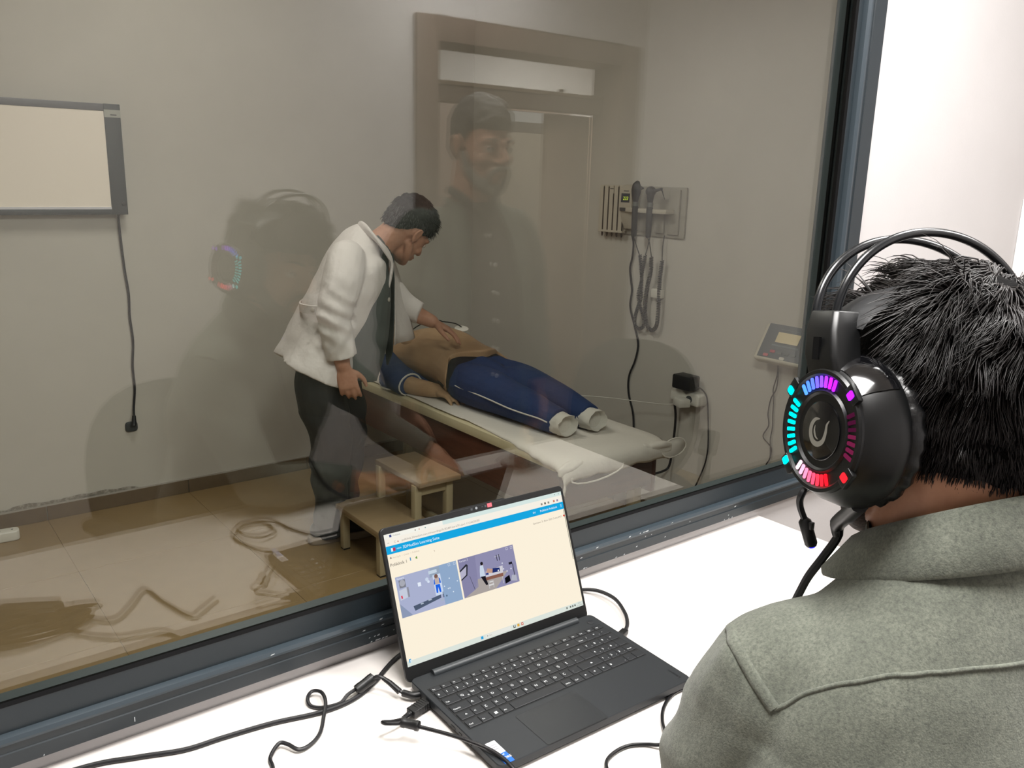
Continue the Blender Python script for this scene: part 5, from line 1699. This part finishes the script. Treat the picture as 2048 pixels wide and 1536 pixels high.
# beard and stubble shell along the jaw
m_beard = mat('beard_dark', '2A2320', 0.75, var=(180, '57463C', 0.4, 0.62), bump=(260, 0.6, 0.002))
B = Blob()
hs = lambda x, y, z: HS @ V((x, y, z))
X_ = HS.to_3x3() @ V((1, 0, 0))
for s_ in (-1, 1):
    B.limb([hs(s_ * .0685, .012, -.030), hs(s_ * .062, .022, -.058), hs(s_ * .050, .048, -.086), hs(s_ * .022, .074, -.106), hs(0, .079, -.110)], [(.010, .016), (.013, .018), (.014, .018), (.014, .017), (.014, .016)], X_)
    B.limb([hs(0, .104, -.050), hs(s_ * .020, .099, -.054), hs(s_ * .032, .086, -.074), hs(s_ * .028, .078, -.096)], [.0055, .0065, .0075, .009], X_)
B.build('beard', m_beard, sm, .004, 4)

# hair: cap plus loose locks
def line_sit(q):
    if q.y > .060:
        return q.z - .052
    if q.y > .012:
        return q.z - (.020 + (q.y - .012) * .66)
    if q.y > -.035:
        return q.z - (-.016)
    return q.z + .082 + (q.y + .035) * .25


cap = hair_cap(HS, sm, line=line_sit, top=.018, sides=.004, lump=.003, low=-.085)
HSi = HS.inverted()


def sit_lock(p, n, r):
    q = HSi @ p
    if line_sit(q) < .006:
        return None
    if q.x < -.012 and abs(q.y - .010) < .036 and q.z > .045:
        return None                                     # flattened under the strap
    R3 = HS.to_3x3()
    w_ = q - V((.012, -.050, .135))
    w_.z *= .5
    sw = V((w_.x, w_.y, -.02 - max(0, .13 - q.z) * 1.3))
    if q.y > .0 and q.z > .06:
        sw = V((-.02 + .3 * q.x, .10, .03))              # swept forward over the forehead
    sw = sw.normalized()
    # locks clump: neighbours share a direction taken from smooth noise
    cn = V((mnoise.noise(q * 38), mnoise.noise(q * 38 + V((9, 0, 0))), mnoise.noise(q * 38 + V((0, 9, 0)))))
    cn2 = V((mnoise.noise(q * 95), mnoise.noise(q * 95 + V((5, 0, 0))), mnoise.noise(q * 95 + V((0, 5, 0)))))
    topk = max(0.0, min(1.0, (q.z - .005) / .09))
    back = max(0.0, min(1.0, (-q.z + .02) / .09))
    wave = cn * (1.3 * topk + .35) + cn2 * .5 + V((r.uniform(-.25, .25), r.uniform(-.25, .25), r.uniform(-.2, .2)))
    L = (.017 + .030 * topk) * r.uniform(.7, 1.2) * (1 + .5 * cn.x) * (1 - .45 * back)
    lift = .28 + .75 * topk * (.5 + cn.y)
    pts = [p - n * .003]
    d = (R3 @ (sw + wave * .75)).normalized()
    bend = (R3 @ V((cn2.y, cn.z, cn2.x))) * (1.1 * topk)
    g = V((0, 0, -1))
    for i in range(5):
        k = i / 4
        v = (n * lift * (1 - k) * 1.1 + d * (.6 + .5 * k) + bend * k * k + g * (.12 + .55 * k * topk)).normalized()
        pts.append(pts[-1] + v * L / 5)
    return pts


m_hair2 = mat('hair_dark_grey', '191514', 0.44, spec=0.45, var=(60, '262120', 0.4, 0.7))
strands(cap.data, 17000, sit_lock, .00095, sm, m_hair2, seed=8, keep=lambda c: line_sit(HSi @ c) > .004)

# shirt: one shell with both sleeves
B = Blob()
B.limb([V((.712, .085, .46)), V((.728, .160, .68)), V((.750, .245, .88)), V((.760, .285, .99)), V((.764, .296, 1.075)), V((.767, .298, 1.135)), V((.770, .304, 1.185)), V((.770, .308, 1.205))],
       [(.195, .150), (.190, .146), (.215, .142), (.222, .130), (.195, .110), (.138, .090), (.084, .070), (.074, .064)], ML, n=30, flat0=True, flat1=True)
B.limb([V((.690, .345, 1.083)), V((.628, .385, 1.058)), V((.612, .398, 1.020)), V((.633, .432, .93)), V((.655, .470, .845)), ELL + V((.0, .006, .0))], [(.060, .056), (.066, .062), (.068, .066), (.062, .060), (.058, .056), (.056, .052)], MF)
B.limb([ELL, ELL.lerp(WRL, .45), ELL.lerp(WRL, .9)], [(.054, .050), (.050, .046), (.044, .040)], (0, 0, 1), flat1=True)
B.limb([V((.850, .295, 1.083)), V((.918, .282, 1.058)), V((.950, .280, 1.01)), V((1.02, .290, .93)), ELR], [(.060, .056), (.066, .062), (.066, .064), (.060, .058), (.056, .052)], MF)
B.limb([ELR, ELR.lerp(WRR, .45), ELR.lerp(WRR, .88)], [(.054, .050), (.048, .046), (.043, .040)], (0, 0, 1), flat1=True)


def shirt_fold(p):
    q = p - V((.76, .30, 1.0))
    f_ = .0055 * mnoise.noise(V((q.x * 10, q.y * 10, q.z * 8))) + .0025 * mnoise.noise(V((p.x * 26, p.y * 26, p.z * 20)))
    # soft drape from the yoke seam and pull lines towards the armpit
    if p.z < 1.03:
        f_ += .013 * math.sin(q.dot(ML) * 38 + q.z * 9 + 1.5 * mnoise.noise(p * 8)) * min(1, (1.04 - p.z) / .08)
    arm = gauss(p, V((.628, .425, .97)), .11)
    f_ += .004 * arm * math.sin(p.z * 70 + p.x * 50)
    d = V((q.x, q.y, 0))
    d = d.normalized() if d.length > .02 else V((0, 0, 0))
    # bump of the sleeve head
    f2 = .010 * gauss(p, V((.575, .405, 1.085)), .022)
    return p + d * f_ + (ML * .8 + V((0, 0, .5))) * f2


shirt = B.build('shirt', m_wool, sm, .0052, 4, shirt_fold)

# raised seams follow the finished cloth: project guide lines on the shirt
from mathutils.bvhtree import BVHTree
def bvh(me):
    return BVHTree.FromPolygons([v.co for v in me.vertices], [p.vertices for p in me.polygons])


tree = bvh(shirt.data)


def seam(name, guide, r, lift, material, parent, n=8, flat=None, tr=None):
    pts = []
    for p in spline(guide, n):
        loc, nor, _, _ = (tr or tree).find_nearest(p)
        pts.append((loc, nor))
    m_ = MB()
    rings = []
    for i, (c, nr_) in enumerate(pts):
        T = (pts[min(i + 1, len(pts) - 1)][0] - pts[max(i - 1, 0)][0])
        T = T.normalized() if T.length > 1e-6 else V((0, 0, 1))
        sd = T.cross(nr_).normalized()
        w_ = r
        rings.append([c + sd * (w_ * a) + nr_ * (lift * b) for a, b in ((-1, -.6), (-.9, .5), (-.4, 1), (.4, 1), (.9, .5), (1, -.6), (0, -1))])
    m_.loft(rings)
    return m_.build(name, material, parent, smooth=60)


SEAM_G = [V(p) for p in ((.598, .444, 1.104), (.591, .429, 1.101), (.575, .400, 1.093), (.568, .376, 1.080), (.565, .354, 1.066))]
YOKE_G = [V(p) for p in ((.565, .354, 1.066), (.592, .326, 1.087), (.617, .298, 1.103), (.645, .273, 1.112), (.672, .247, 1.121), (.699, .222, 1.128), (.726, .196, 1.135))]
seam('shoulder_seam', SEAM_G, .0056, .0026, m_wool, shirt)
seam('yoke_seam', YOKE_G, .0020, .0020, m_wool, shirt, 6)

# collar: folded band standing round the neck, open in front
NC = V((.770, .322, 0))
cl_ = MB()
rings = []
for k in range(25):
    a = math.radians(-150 + 300 * k / 24)               # 0 = back of the neck
    d = (-MF * math.cos(a) + ML * math.sin(a))
    fr = (1 - math.cos(a)) / 2                          # 0 back, 1 front
    zt = 1.249 - .095 * fr
    zb = 1.198 - .090 * fr
    ri, ro = .070 + .002 * fr, .078 + .004 * fr
    rb = .096 + .006 * math.sin(abs(a)) + .004 * fr
    if fr > .7:
        rb += .02 * (fr - .7)
    rings.append([NC + d * r_ + V((0, 0, z_)) for r_, z_ in ((ri, zt - .03), (ri + .001, zt - .004), (ri + .005, zt + .003), (ro + .002, zt - .002), ((ro + rb) / 2 + .004, (zt + zb) / 2 - .002), (rb + .001, zb + .006), (rb, zb), (rb - .004, zb + .002), ((ro + rb) / 2 - .004, (zt + zb) / 2 - .004), (ri + .003, zt - .03))])
cl_.loft(rings)
cl_.build('collar', m_wool, sm, smooth=50)
MB().lathe([(.081, 1.105), (.074, 1.165), (.072, 1.180), (.070, 1.180), (.070, 1.10)], Matrix.Translation(NC), 28, False, False).build('collar_stand', m_wool, sm)
# trousers and shoes under the desk
B = Blob()
B.limb([spine[0] + V((0, 0, .05)), spine[0] - V((0, 0, .05))], [(.175, .135), (.175, .135)], ML)
for t_ in (1, -1):
    hp = spine[0] + ML * .09 * t_ + V((0, 0, -.02))
    kn = hp + MF * .42 + ML * .05 * t_
    B.limb([hp, kn], [.088, .066], ML)
    B.limb([kn, kn + MF * .02 - V((0, 0, .40))], [.062, .052], ML, flat1=True)
B.build('trousers', m_denim, sm, .007, 4)
for t_ in (1, -1):
    an = spine[0] + ML * .14 * t_ + V((0, 0, -.02)) + MF * .44 - V((0, 0, .42))
    B = Blob()
    B.limb([V((an.x, an.y, .045)) - MF * .05, V((an.x, an.y, .055)), V((an.x, an.y, .04)) + MF * .15], [(.04, .04), (.042, .048), (.042, .032)], ML)
    B.build('shoe', m_shoe, sm, .005, 4)

# ------------------------------------------------------------------ headphones
m_hp = mat('headphone_black', '0B0C0D', 0.38, spec=0.5)
m_hpg = mat('headphone_gloss', '0A0A0C', 0.10, spec=0.6, coat=0.5)
m_pad = mat('ear_pad_leatherette', '101011', 0.35, bump=(160, 0.3, 0.002))
m_strap = mat('strap_leatherette', '191A1C', 0.5, bump=(300, 0.15, 0.001))
m_tube = mat('headband_steel_black', '15171A', 0.22, spec=0.6)
hp_ = thing('headphones', 'black gaming headphones with coloured light bars worn by the seated man', 'headphones', tuple(HS @ V((0, 0, .05))))
CUPS = []
for s_ in (-1, 1):
    # cup axis points outwards; local x forward, y up
    ax = (HS.to_3x3() @ V((s_, 0, 0)))
    ax = V((ax.x, ax.y, ax.z + .02)).normalized()
    upc = HS.to_3x3() @ V((0, 0, 1)); upc = (upc - ax * upc.dot(ax)).normalized()
    fwdc = upc.cross(ax) if s_ < 0 else ax.cross(upc)
    c0 = HS @ V((s_ * .079, -.006, -.010))
    xx = upc.cross(ax)
    CM_ = frame_matrix(c0, xx, upc, ax)                  # z outwards, y up, x horizontal
    CUPS.append(CM_)
    cup = MB()
    E_ = Matrix.Scale(1.06, 4, (0, 1, 0))
    cup.lathe([(.050, .018), (.0625, .019), (.0645, .024), (.0635, .032), (.0585, .047), (.053, .056), (.0495, .059)], CM_ @ E_, 48)
    cup_o = cup.build('ear_cup', m_hp, hp_, smooth=35)
    pad = MB()
    rings = []
    for j in range(72):
        a = 2 * PI * j / 72
        wr = .0016 * math.sin(j * 2 * PI / 3.2)
        rings.append([CM_ @ E_ @ V(((.0465 + (.0165 + wr) * math.cos(t)) * math.cos(a), (.0465 + (.0165 + wr) * math.cos(t)) * math.sin(a), .0085 + .0115 * math.sin(t))) for t in [2 * PI * i / 10 for i in range(10)]])
    pad.loft(rings, closed=True)
    pad.build('ear_pad', m_pad, hp_, smooth=80)
    # glossy panel on the upper rim of the cup
    gl = MB()
    rings = []
    for j in range(13):
        a = math.radians(38 + 78 * j / 12)
        rings.append([CM_ @ E_ @ V((r_ * math.cos(a), r_ * math.sin(a), z_)) for r_, z_ in ((.0648, .0245), (.0652, .026), (.0643, .033), (.0592, .0475), (.0540, .0560), (.0530, .0545), (.0580, .045), (.0630, .031))])
    gl.loft(rings)
    gl.build('gloss_panel', m_hpg, cup_o, smooth=50)
    # face plate: recessed disc, raised rim with four notches, light bars, hub with an emblem
    fc = MB()
    fc.lathe([(.0, .0588), (.0305, .0588), (.0325, .0612), (.0335, .0612), (.0350, .0590), (.0455, .0600), (.0475, .0625), (.0505, .0625), (.0520, .0600), (.0515, .055)], CM_ @ E_, 56, False, False)
    fc.build('face_plate', m_hp, cup_o, smooth=30)
    MB().lathe([(.0245, .0588), (.0245, .0602), (.0238, .0606), (0, .0606)], CM_ @ E_, 40, False, False).build('hub', m_hpg, cup_o, smooth=30)
    for a in (40, 140, 220, 320):
        bl = MB()
        aa = math.radians(a)
        bl.box((.0470, -.0085, .058), (.0560, .0085, .0635), CM_ @ E_ @ Matrix.Rotation(aa, 4, 'Z'))
        bl.build('rim_block', m_hp, cup_o, bevel=.0012)
    bars = []
    sg = 1 if s_ < 0 else -1
    # side quadrants: angles measured from the front of the cup
    for k in range(8):
        a = 180 - 30 + 60 * k / 7
        bars.append((a, '00D8D8'))
    top = ('3C70D8', '3C64D8', '4458D8', '5448D8', '6838D8', '8028D8', '9818D8', '8818D0')
    for k in range(8):
        bars.append((128 - 58 * k / 7 - 0, top[k]))
    bot = ('C098A8', 'C88098', 'D06480', 'D84C68', 'E03850', 'E82838', 'F01824', 'F0101C')
    for k in range(8):
        bars.append((232 + 56 * k / 7, bot[k]))
    for k in range(7):
        bars.append((-24 + 48 * k / 6, 'A03060' if k < 4 else '6A2048'))
    for a, c_ in bars:
        aa = math.radians(a)
        st_ = 3.4 if c_ not in ('A03060', '6A2048') else .5
        MB().prism(rrect(.0098, .0031, .0010, 2, .0408, 0), .0012, CM_ @ E_ @ Matrix.Rotation(aa, 4, 'Z'), .0598).build('light_bar', emat('led_' + c_, c_, st_), cup_o, smooth=0)
    for a, c_ in ((143, '00C8D4'), (217, '00D0D0'), (40, '8818E0'), (320, 'F01820')):
        aa = math.radians(a)
        MB().prism(rrect(.0070, .0062, .0012, 2, .0505, 0), .0012, CM_ @ E_ @ Matrix.Rotation(aa, 4, 'Z'), .0635).build('light_bar', emat('led_' + c_, c_, 3.4), cup_o, smooth=0)
    # emblem: an open hooked ring
    em_ = MB()
    path = [(.0115, .0100), (.0085, .0060), (.0075, -.001), (.0045, -.0085), (-.002, -.0120), (-.0085, -.0100), (-.0120, -.0035), (-.0115, .0040), (-.0070, .0095), (-.0010, .0105)]
    wd = [.0004, .0012, .0017, .0021, .0024, .0025, .0024, .0021, .0016, .0004]
    P_ = spline([V((x * sg if False else x, y, .0608)) for x, y in path], 5)
    Wd = spline([V((w_, 0, 0)) for w_ in wd], 5)
    rows2 = []
    for i, p in enumerate(P_):
        T = (P_[min(i + 1, len(P_) - 1)] - P_[max(i - 1, 0)]).normalized()
        sd = V((-T.y, T.x, 0))
        rows2.append([CM_ @ (p + sd * Wd[i].x), CM_ @ (p - sd * Wd[i].x)])
    em_.add([q for r in rows2 for q in r], [(2 * i, 2 * i + 1, 2 * i + 3, 2 * i + 2) for i in range(len(rows2) - 1)])
    path = [(-.0066, .0045), (-.0072, -.0005), (-.0052, -.0055), (-.0015, -.0078)]
    P_ = spline([V((x, y, .0608)) for x, y in path], 5)
    rows2 = []
    for i, p in enumerate(P_):
        T = (P_[min(i + 1, len(P_) - 1)] - P_[max(i - 1, 0)]).normalized()
        sd = V((-T.y, T.x, 0)); k = .0012 * math.sin(PI * (i + .5) / len(P_))
        rows2.append([CM_ @ (p + sd * k), CM_ @ (p - sd * k)])
    em_.add([q for r in rows2 for q in r], [(2 * i, 2 * i + 1, 2 * i + 3, 2 * i + 2) for i in range(len(rows2) - 1)])
    em_.build('emblem', mat('emblem_silver', '8E8C84', 0.35, metal=0.3), cup_o, smooth=0)
    # yoke block between the cup and the headband tubes
    yb = MB()
    rings = []
    for y_, hw, z0_, z1_ in ((.046, .021, .034, .060), (.066, .0215, .033, .062), (.088, .0205, .029, .058), (.106, .0185, .024, .051)):
        xo = s_ * (.004 + .018 * (y_ - .046) / .06)
        rings.append([CM_ @ V((p[0] + xo, p[1], p[2])) for p in ((-hw, y_, z0_), (hw, y_, z0_), (hw, y_, z1_ - .004), (hw - .004, y_, z1_), (-hw + .004, y_, z1_), (-hw, y_, z1_ - .004))])
    yb.loft(rings)
    yo = yb.build('yoke_block', m_hp, hp_, bevel=.0015)
    MB().box((-.004 + s_ * .012, .062, .0605), (.004 + s_ * .012, .082, .0628), CM_).build('slot', m_rubber, yo)

# two steel tubes over the head
RH = HS.to_3x3()
for y0_, y1_, h_ in ((.0332, .0218, .1026), (.0080, .0088, .1060)):
    pts = []
    for k in range(21):
        a = .17 + (PI - .34) * k / 20
        pts.append(HS @ V((-.005 - .1157 * math.cos(a), y0_ + y1_ * math.sin(a), .0687 + h_ * math.sin(a) ** .904)))
    MB().tube(spline(pts, 3), .0042, 12).build('headband_tube', m_tube, hp_)
# leatherette strap that rests on the hair
stp = MB()
rings = []
for k in range(25):
    a = math.radians(14 + 152 * k / 24)
    x = -.117 * math.cos(a)
    zz = .066 + .060 * math.sin(a) ** .9 - .050 * max(0.0, x / .117)
    hw = .022 + .010 * math.sin(a) ** .7
    bow = .006
    c_ = V((x, .012, zz))
    nrm_ = V((-math.cos(a) * .8, 0, math.sin(a))).normalized()
    rings.append([HS @ (c_ + V((0, t_ * hw, 0)) - nrm_ * (bow * abs(t_) ** 2) + nrm_ * o_) for t_, o_ in ((-1, 0), (-.5, .0016), (0, .0016), (.5, .0016), (1, 0), (.5, -.0016), (0, -.0016), (-.5, -.0016))])
stp.loft(rings)
stp.build('head_strap', m_strap, hp_, smooth=60)
# microphone boom and the lead from the left cup
LC = CUPS[0]
MB().lathe([(.0515, .012), (.0535, .014), (.0535, .017), (.0515, .018)], LC @ Matrix.Scale(1.12, 4, (0, 1, 0)), 40, False, False).build('metal_rim', mat('rim_silver', 'A8A49C', 0.25, metal=0.8), hp_)
boom = [LC @ V((-.006, -.060, .036)), V((.741, .452, 1.197)), V((.742, .461, 1.183)), V((.745, .463, 1.171)), V((.752, .461, 1.156))]
MB().tube(spline(boom, 6), .0036, 8).build('mic_boom', m_cable, hp_)
mc = MB()
q0 = V((.752, .461, 1.156))
d_ = (V((.757, .452, 1.128)) - q0).normalized()
mc.tube([q0, q0 + d_ * .003, q0 + d_ * .028, q0 + d_ * .031], [.004, .0066, .0066, .005], 12)
mic = mc.build('microphone', m_black, hp_)
MB().tube([q0 + d_ * .0308, q0 + d_ * .0325], [.004, .003], 10).build('mic_light', emat('mic_led_blue', '1414FF', 14.0), mic)
MB().box((-.003, -.009, -.004), (.003, -.002, .004), Matrix.Translation(q0 + d_ * .006)).build('mic_button', m_black, mic, bevel=.001)
e0 = LC @ V((.016, -.062, .026))
l1, l2 = V((.732, .412, 1.172)), V((.735, .412, 1.158))
MB().tube(spline([e0, e0.lerp(l1, .5), l1, l2], 4), [.0080] * 5 + [.0076] * 4 + [.0066, .006, .0055, .005], 10).build('strain_relief', m_black, hp_)
MB().tube(spline([l1, l2, V((.733, .424, 1.131)), V((.735, .438, 1.105)), V((.738, .448, 1.081)), V((.742, .462, 1.045)), V((.75, .50, .95)), V((.80, .54, .80)), V((.86, .57, .752))], 8), .0044, 8).build('lead', m_cable, hp_)

# ------------------------------------------------------------------ chairs
m_mesh = mat('chair_fabric_black', '17181A', 0.9, bump=(500, 0.3, 0.001))
m_cplast = mat('chair_plastic_black', '121315', 0.5)


def office_chair(loc, rot, label, group, back_h):
    t_ = thing('office_chair', label, 'chair', loc, group)
    t_.rotation_euler = (0, 0, rot)
    Mx = Matrix.Translation(V(loc)) @ Matrix.Rotation(rot, 4, 'Z')

    def put(mb, name, m_, parent=t_, **kw):
        o = mb.build(name, m_, parent, **kw)
        return o
    s_ = MB()
    s_.loft([[Mx @ V((x, y, z)) for x, y in rrect(.46 + d, .44 + d, .10, 5)] for d, z in ((-.04, .405), (0, .42), (.01, .44), (-.02, .462), (-.10, .468))])
    put(s_, 'seat', m_mesh, smooth=40)
    b_ = MB()
    ol = []
    for k in range(28):
        a = 2 * PI * k / 28
        x = .235 * (abs(math.cos(a)) ** .75) * (1 if math.cos(a) > 0 else -1)
        z = back_h - .26 + .26 * (abs(math.sin(a)) ** .8) * (1 if math.sin(a) > 0 else -1)
        ol.append((x, z))
    rr_ = []
    for d, dep in ((.93, -.035), (1, -.02), (1, .005), (.93, .022)):
        rr_.append([Mx @ V((x * d, -.235 + dep - .10 * (z - .55) + .45 * x * x, back_h - .26 + (z - back_h + .26) * d)) for x, z in ol])
    b_.loft(rr_)
    put(b_, 'backrest', m_mesh, smooth=40)
    put(MB().tube([Mx @ V((0, -.05, .40)), Mx @ V((0, -.22, .41)), Mx @ V((0, -.275, .50)), Mx @ V((0, -.265, .66))], [.022, .022, .02, .018], 8), 'back_bar', m_cplast)
    for sx in (-1, 1):
        a_ = MB()
        a_.tube(spline([Mx @ V(p) for p in ((sx * .21, .05, .41), (sx * .275, .05, .43), (sx * .285, .03, .60), (sx * .285, -.08, .635))], 5), .014, 8)
        ar = put(a_, 'armrest_post', m_cplast)
        MB().prism(rrect(.06, .24, .025, 4), .022, Mx @ Matrix.Translation((sx * .285, -.02, .635))).build('armrest_pad', m_cplast, ar, bevel=.005)
    put(MB().tube([Mx @ V((0, 0, .10)), Mx @ V((0, 0, .41))], [.028, .022], 12), 'gas_column', m_cplast)
    for k in range(5):
        a = 2 * PI * k / 5 + .3
        lg = put(MB().tube([Mx @ V((0, 0, .11)), Mx @ V((.15 * math.cos(a), .15 * math.sin(a), .10)), Mx @ V((.27 * math.cos(a), .27 * math.sin(a), .075))], [.024, .020, .014], 8), 'leg', m_cplast)
        MB().lathe([(.012, -.02), (.027, -.018), (.027, .018), (.012, .02)], Mx @ Matrix.Translation((.28 * math.cos(a), .28 * math.sin(a), .0275)) @ Matrix.Rotation(a, 4, 'Z') @ Matrix.Rotation(PI / 2, 4, 'X'), 12).build('caster', m_black, lg)
    return t_


office_chair((.700, .155, 0), -.28, 'black office chair under the seated man, its round backrest mirrored in the glass', 'black office chairs', .93)
office_chair((2.02, .30, 0), .95, 'empty black office chair beyond the right end of the desk, mirrored in the glass', 'black office chairs', .93)

# ------------------------------------------------------------------ standing man, visible as a reflection in the pane
m_jacket = mat('jacket_grey_green', '4C5048', 0.85, bump=(30, 0.3, 0.006), var=(30, '555A50', 0.35, 0.7))
m_mauve = mat('shirt_mauve_brown', '3E3434', 0.8, bump=(22, 0.25, 0.008))
m_cord = mat('trousers_brown', '2A2422', 0.85)
m_greyhair = mat('hair_grey_dark', '2E2B2A', 0.6, bump=(150, 0.5, 0.003), var=(80, '55504C', 0.4, 0.7))
m_greybeard = mat('beard_grey', '6E6862', 0.8, bump=(200, 0.6, 0.003), var=(90, '8A847C', 0.4, 0.7))
PX, PY = 1.452, .20
pm2 = thing('person', 'bearded man in grey jacket and dark buttoned shirt, standing, mirrored in the glass', 'person', (PX, PY, 0))
HP = rotm(V((PX + .005, PY + .03, 1.578)), V((.0, 1, 0)), math.radians(6))
SX = V((1, 0, 0))
w3 = lambda x, y, z: V((PX + x, PY + y, z))
B = Blob()
head_parts(B, HP, 1.15)
B.limb([w3(0, -.02, 1.40), w3(0, -.01, 1.47), HP @ V((0, -.025, -.04))], [.065, .056, .058], SX)
B.limb([w3(0, 0, .86), w3(0, 0, 1.0), w3(0, -.01, 1.20), w3(0, -.02, 1.36)], [(.14, .09), (.135, .095), (.16, .095), (.12, .065)], SX)
for s_ in (-1, 1):
    B.limb([w3(s_ * .175, -.02, 1.345), w3(s_ * .235, -.03, 1.08), w3(s_ * .235, .03, .86)], [.045, .038, .027], SX)
    B.limb([w3(s_ * .085, 0, .88), w3(s_ * .095, .01, .48), w3(s_ * .095, -.01, .08)], [.075, .052, .04], SX)
    B.limb([w3(s_ * .095, -.02, .05), w3(s_ * .11, .12, .03)], [.035, .028], SX)
    hand_parts(B, w3(s_ * .235, .03, .85), (0, .12, -1), (-s_, 0, 0), (0, 1, .1), 1.0, curls=(.4, .45, .5, .55), spread=.05)
pb2 = B.build('body', m_skin, pm2, .0055, 5, head_sculpt(HP))
eyes(HP, pb2, m_eye, m_iris, m_greyhair)


def line_stand(q):
    if q.y > .055:
        return q.z - .062
    if q.y > .012:
        return q.z - (.012 + (q.y - .012) * 1.1)
    return q.z - (-.01 if q.y > -.035 else -.06)


hair_cap(HP, pm2, line=line_stand, top=.020, material=m_greyhair)
B = Blob()
hs2 = lambda x, y, z: HP @ V((x, y, z))
for s_ in (-1, 1):
    B.limb([hs2(s_ * .0675, .012, -.022), hs2(s_ * .060, .024, -.058), hs2(s_ * .047, .050, -.088), hs2(s_ * .020, .076, -.110), hs2(0, .081, -.114)], [(.009, .014), (.012, .017), (.014, .018), (.015, .019), (.016, .020)], SX)
    B.limb([hs2(0, .108, -.050), hs2(s_ * .020, .102, -.055), hs2(s_ * .032, .088, -.076), hs2(s_ * .026, .080, -.098)], [.007, .0075, .0075, .010], SX)
B.build('beard', m_greybeard, pm2, .004, 4)
B = Blob()
B.limb([w3(0, 0, .80), w3(0, 0, 1.0), w3(0, -.005, 1.20), w3(0, -.015, 1.34), w3(0, -.018, 1.42)], [(.165, .118), (.162, .125), (.180, .122), (.140, .088), (.074, .070)], SX, n=26, flat0=True, flat1=True)
sh3 = B.build('shirt', m_mauve, pm2, .006, 4)
MB().tube([w3(-.068, -.02, 1.455), w3(-.055, .035, 1.43), w3(-.012, .075, 1.385)], [.014, .013, .009], 8).build('collar', m_mauve, sh3)
MB().tube([w3(.068, -.02, 1.455), w3(.055, .035, 1.43), w3(.012, .075, 1.385)], [.014, .013, .009], 8).build('collar', m_mauve, sh3)
t3 = bvh(sh3.data)
for z_ in (1.33, 1.25, 1.17, 1.09, 1.01, .93):
    loc, nor, _, _ = t3.ray_cast(w3(0, .4, z_), V((0, -1, 0)))
    if loc:
        MB().lathe([(.0065, -.001), (.0065, .0025), (.004, .0035), (0, .003)], frame_matrix(loc, (1, 0, 0), (0, 0, 1), (0, -1, 0)) @ Matrix.Scale(-1, 4, (0, 0, 1)), 12).build('button', mat('button_white', 'E6E2DC', 0.3), sh3)
# open jacket: shell with the front cut away
B = Blob()
B.limb([w3(0, -.02, .74), w3(0, -.02, .95), w3(0, -.025, 1.20), w3(0, -.03, 1.34), w3(0, -.032, 1.405)], [(.235, .130), (.222, .128), (.222, .122), (.185, .095), (.10, .078)], SX, n=28, flat0=True, flat1=True)
for s_ in (-1, 1):
    B.limb([w3(s_ * .165, -.025, 1.335), w3(s_ * .215, -.028, 1.25), w3(s_ * .243, -.03, 1.07), w3(s_ * .245, .03, .87)], [(.070, .072), (.068, .070), (.060, .060), (.054, .054)], SX, flat1=True)


def jacket_fold(p):
    q = p - V((PX, PY, 0))
    if abs(q.x) < .115 and q.y > 0 and q.z < 1.42:
        p.y = PY + min(q.y, .06)
    p += V((0, .006 * mnoise.noise(p * 9), 0))
    if abs(q.x) > .19:
        p.x += .005 * math.sin(p.z * 80) * gauss(V((0, 0, p.z)), V((0, 0, 1.02)), .1) * (1 if q.x > 0 else -1)
    return p


jk = B.build('jacket', m_jacket, pm2, .006, 4, jacket_fold)
for s_ in (-1, 1):
    lp2 = MB()
    rings = []
    for z_, a, b, y_ in ((1.43, .055, .085, -.03), (1.40, .060, .105, .045), (1.33, .068, .130, .092), (1.22, .085, .145, .118), (1.10, .098, .130, .122), (1.02, .104, .116, .122)):
        rings.append([w3(s_ * a, y_, z_), w3(s_ * (a + b) / 2, y_ + .010, z_), w3(s_ * b, y_ - .012, z_ + .008), w3(s_ * (a + b) / 2, y_ - .012, z_)])
    lp2.loft(rings)
    lp2.build('lapel', m_jacket, jk, smooth=60)
B = Blob()
B.limb([w3(0, 0, .93), w3(0, 0, .84)], [(.155, .112), (.165, .118)], SX)
for s_ in (-1, 1):
    B.limb([w3(s_ * .085, 0, .86), w3(s_ * .095, .01, .48), w3(s_ * .095, -.01, .03)], [.098, .076, .068], SX, flat1=True)
    B2 = Blob()
    B2.limb([w3(s_ * .095, -.05, .045), w3(s_ * .098, .03, .055), w3(s_ * .11, .15, .036)], [(.04, .04), (.043, .048), (.042, .032)], SX)
    B2.build('shoe', m_shoe, pm2, .006, 4)
B.build('trousers', m_cord, pm2, .007, 4)
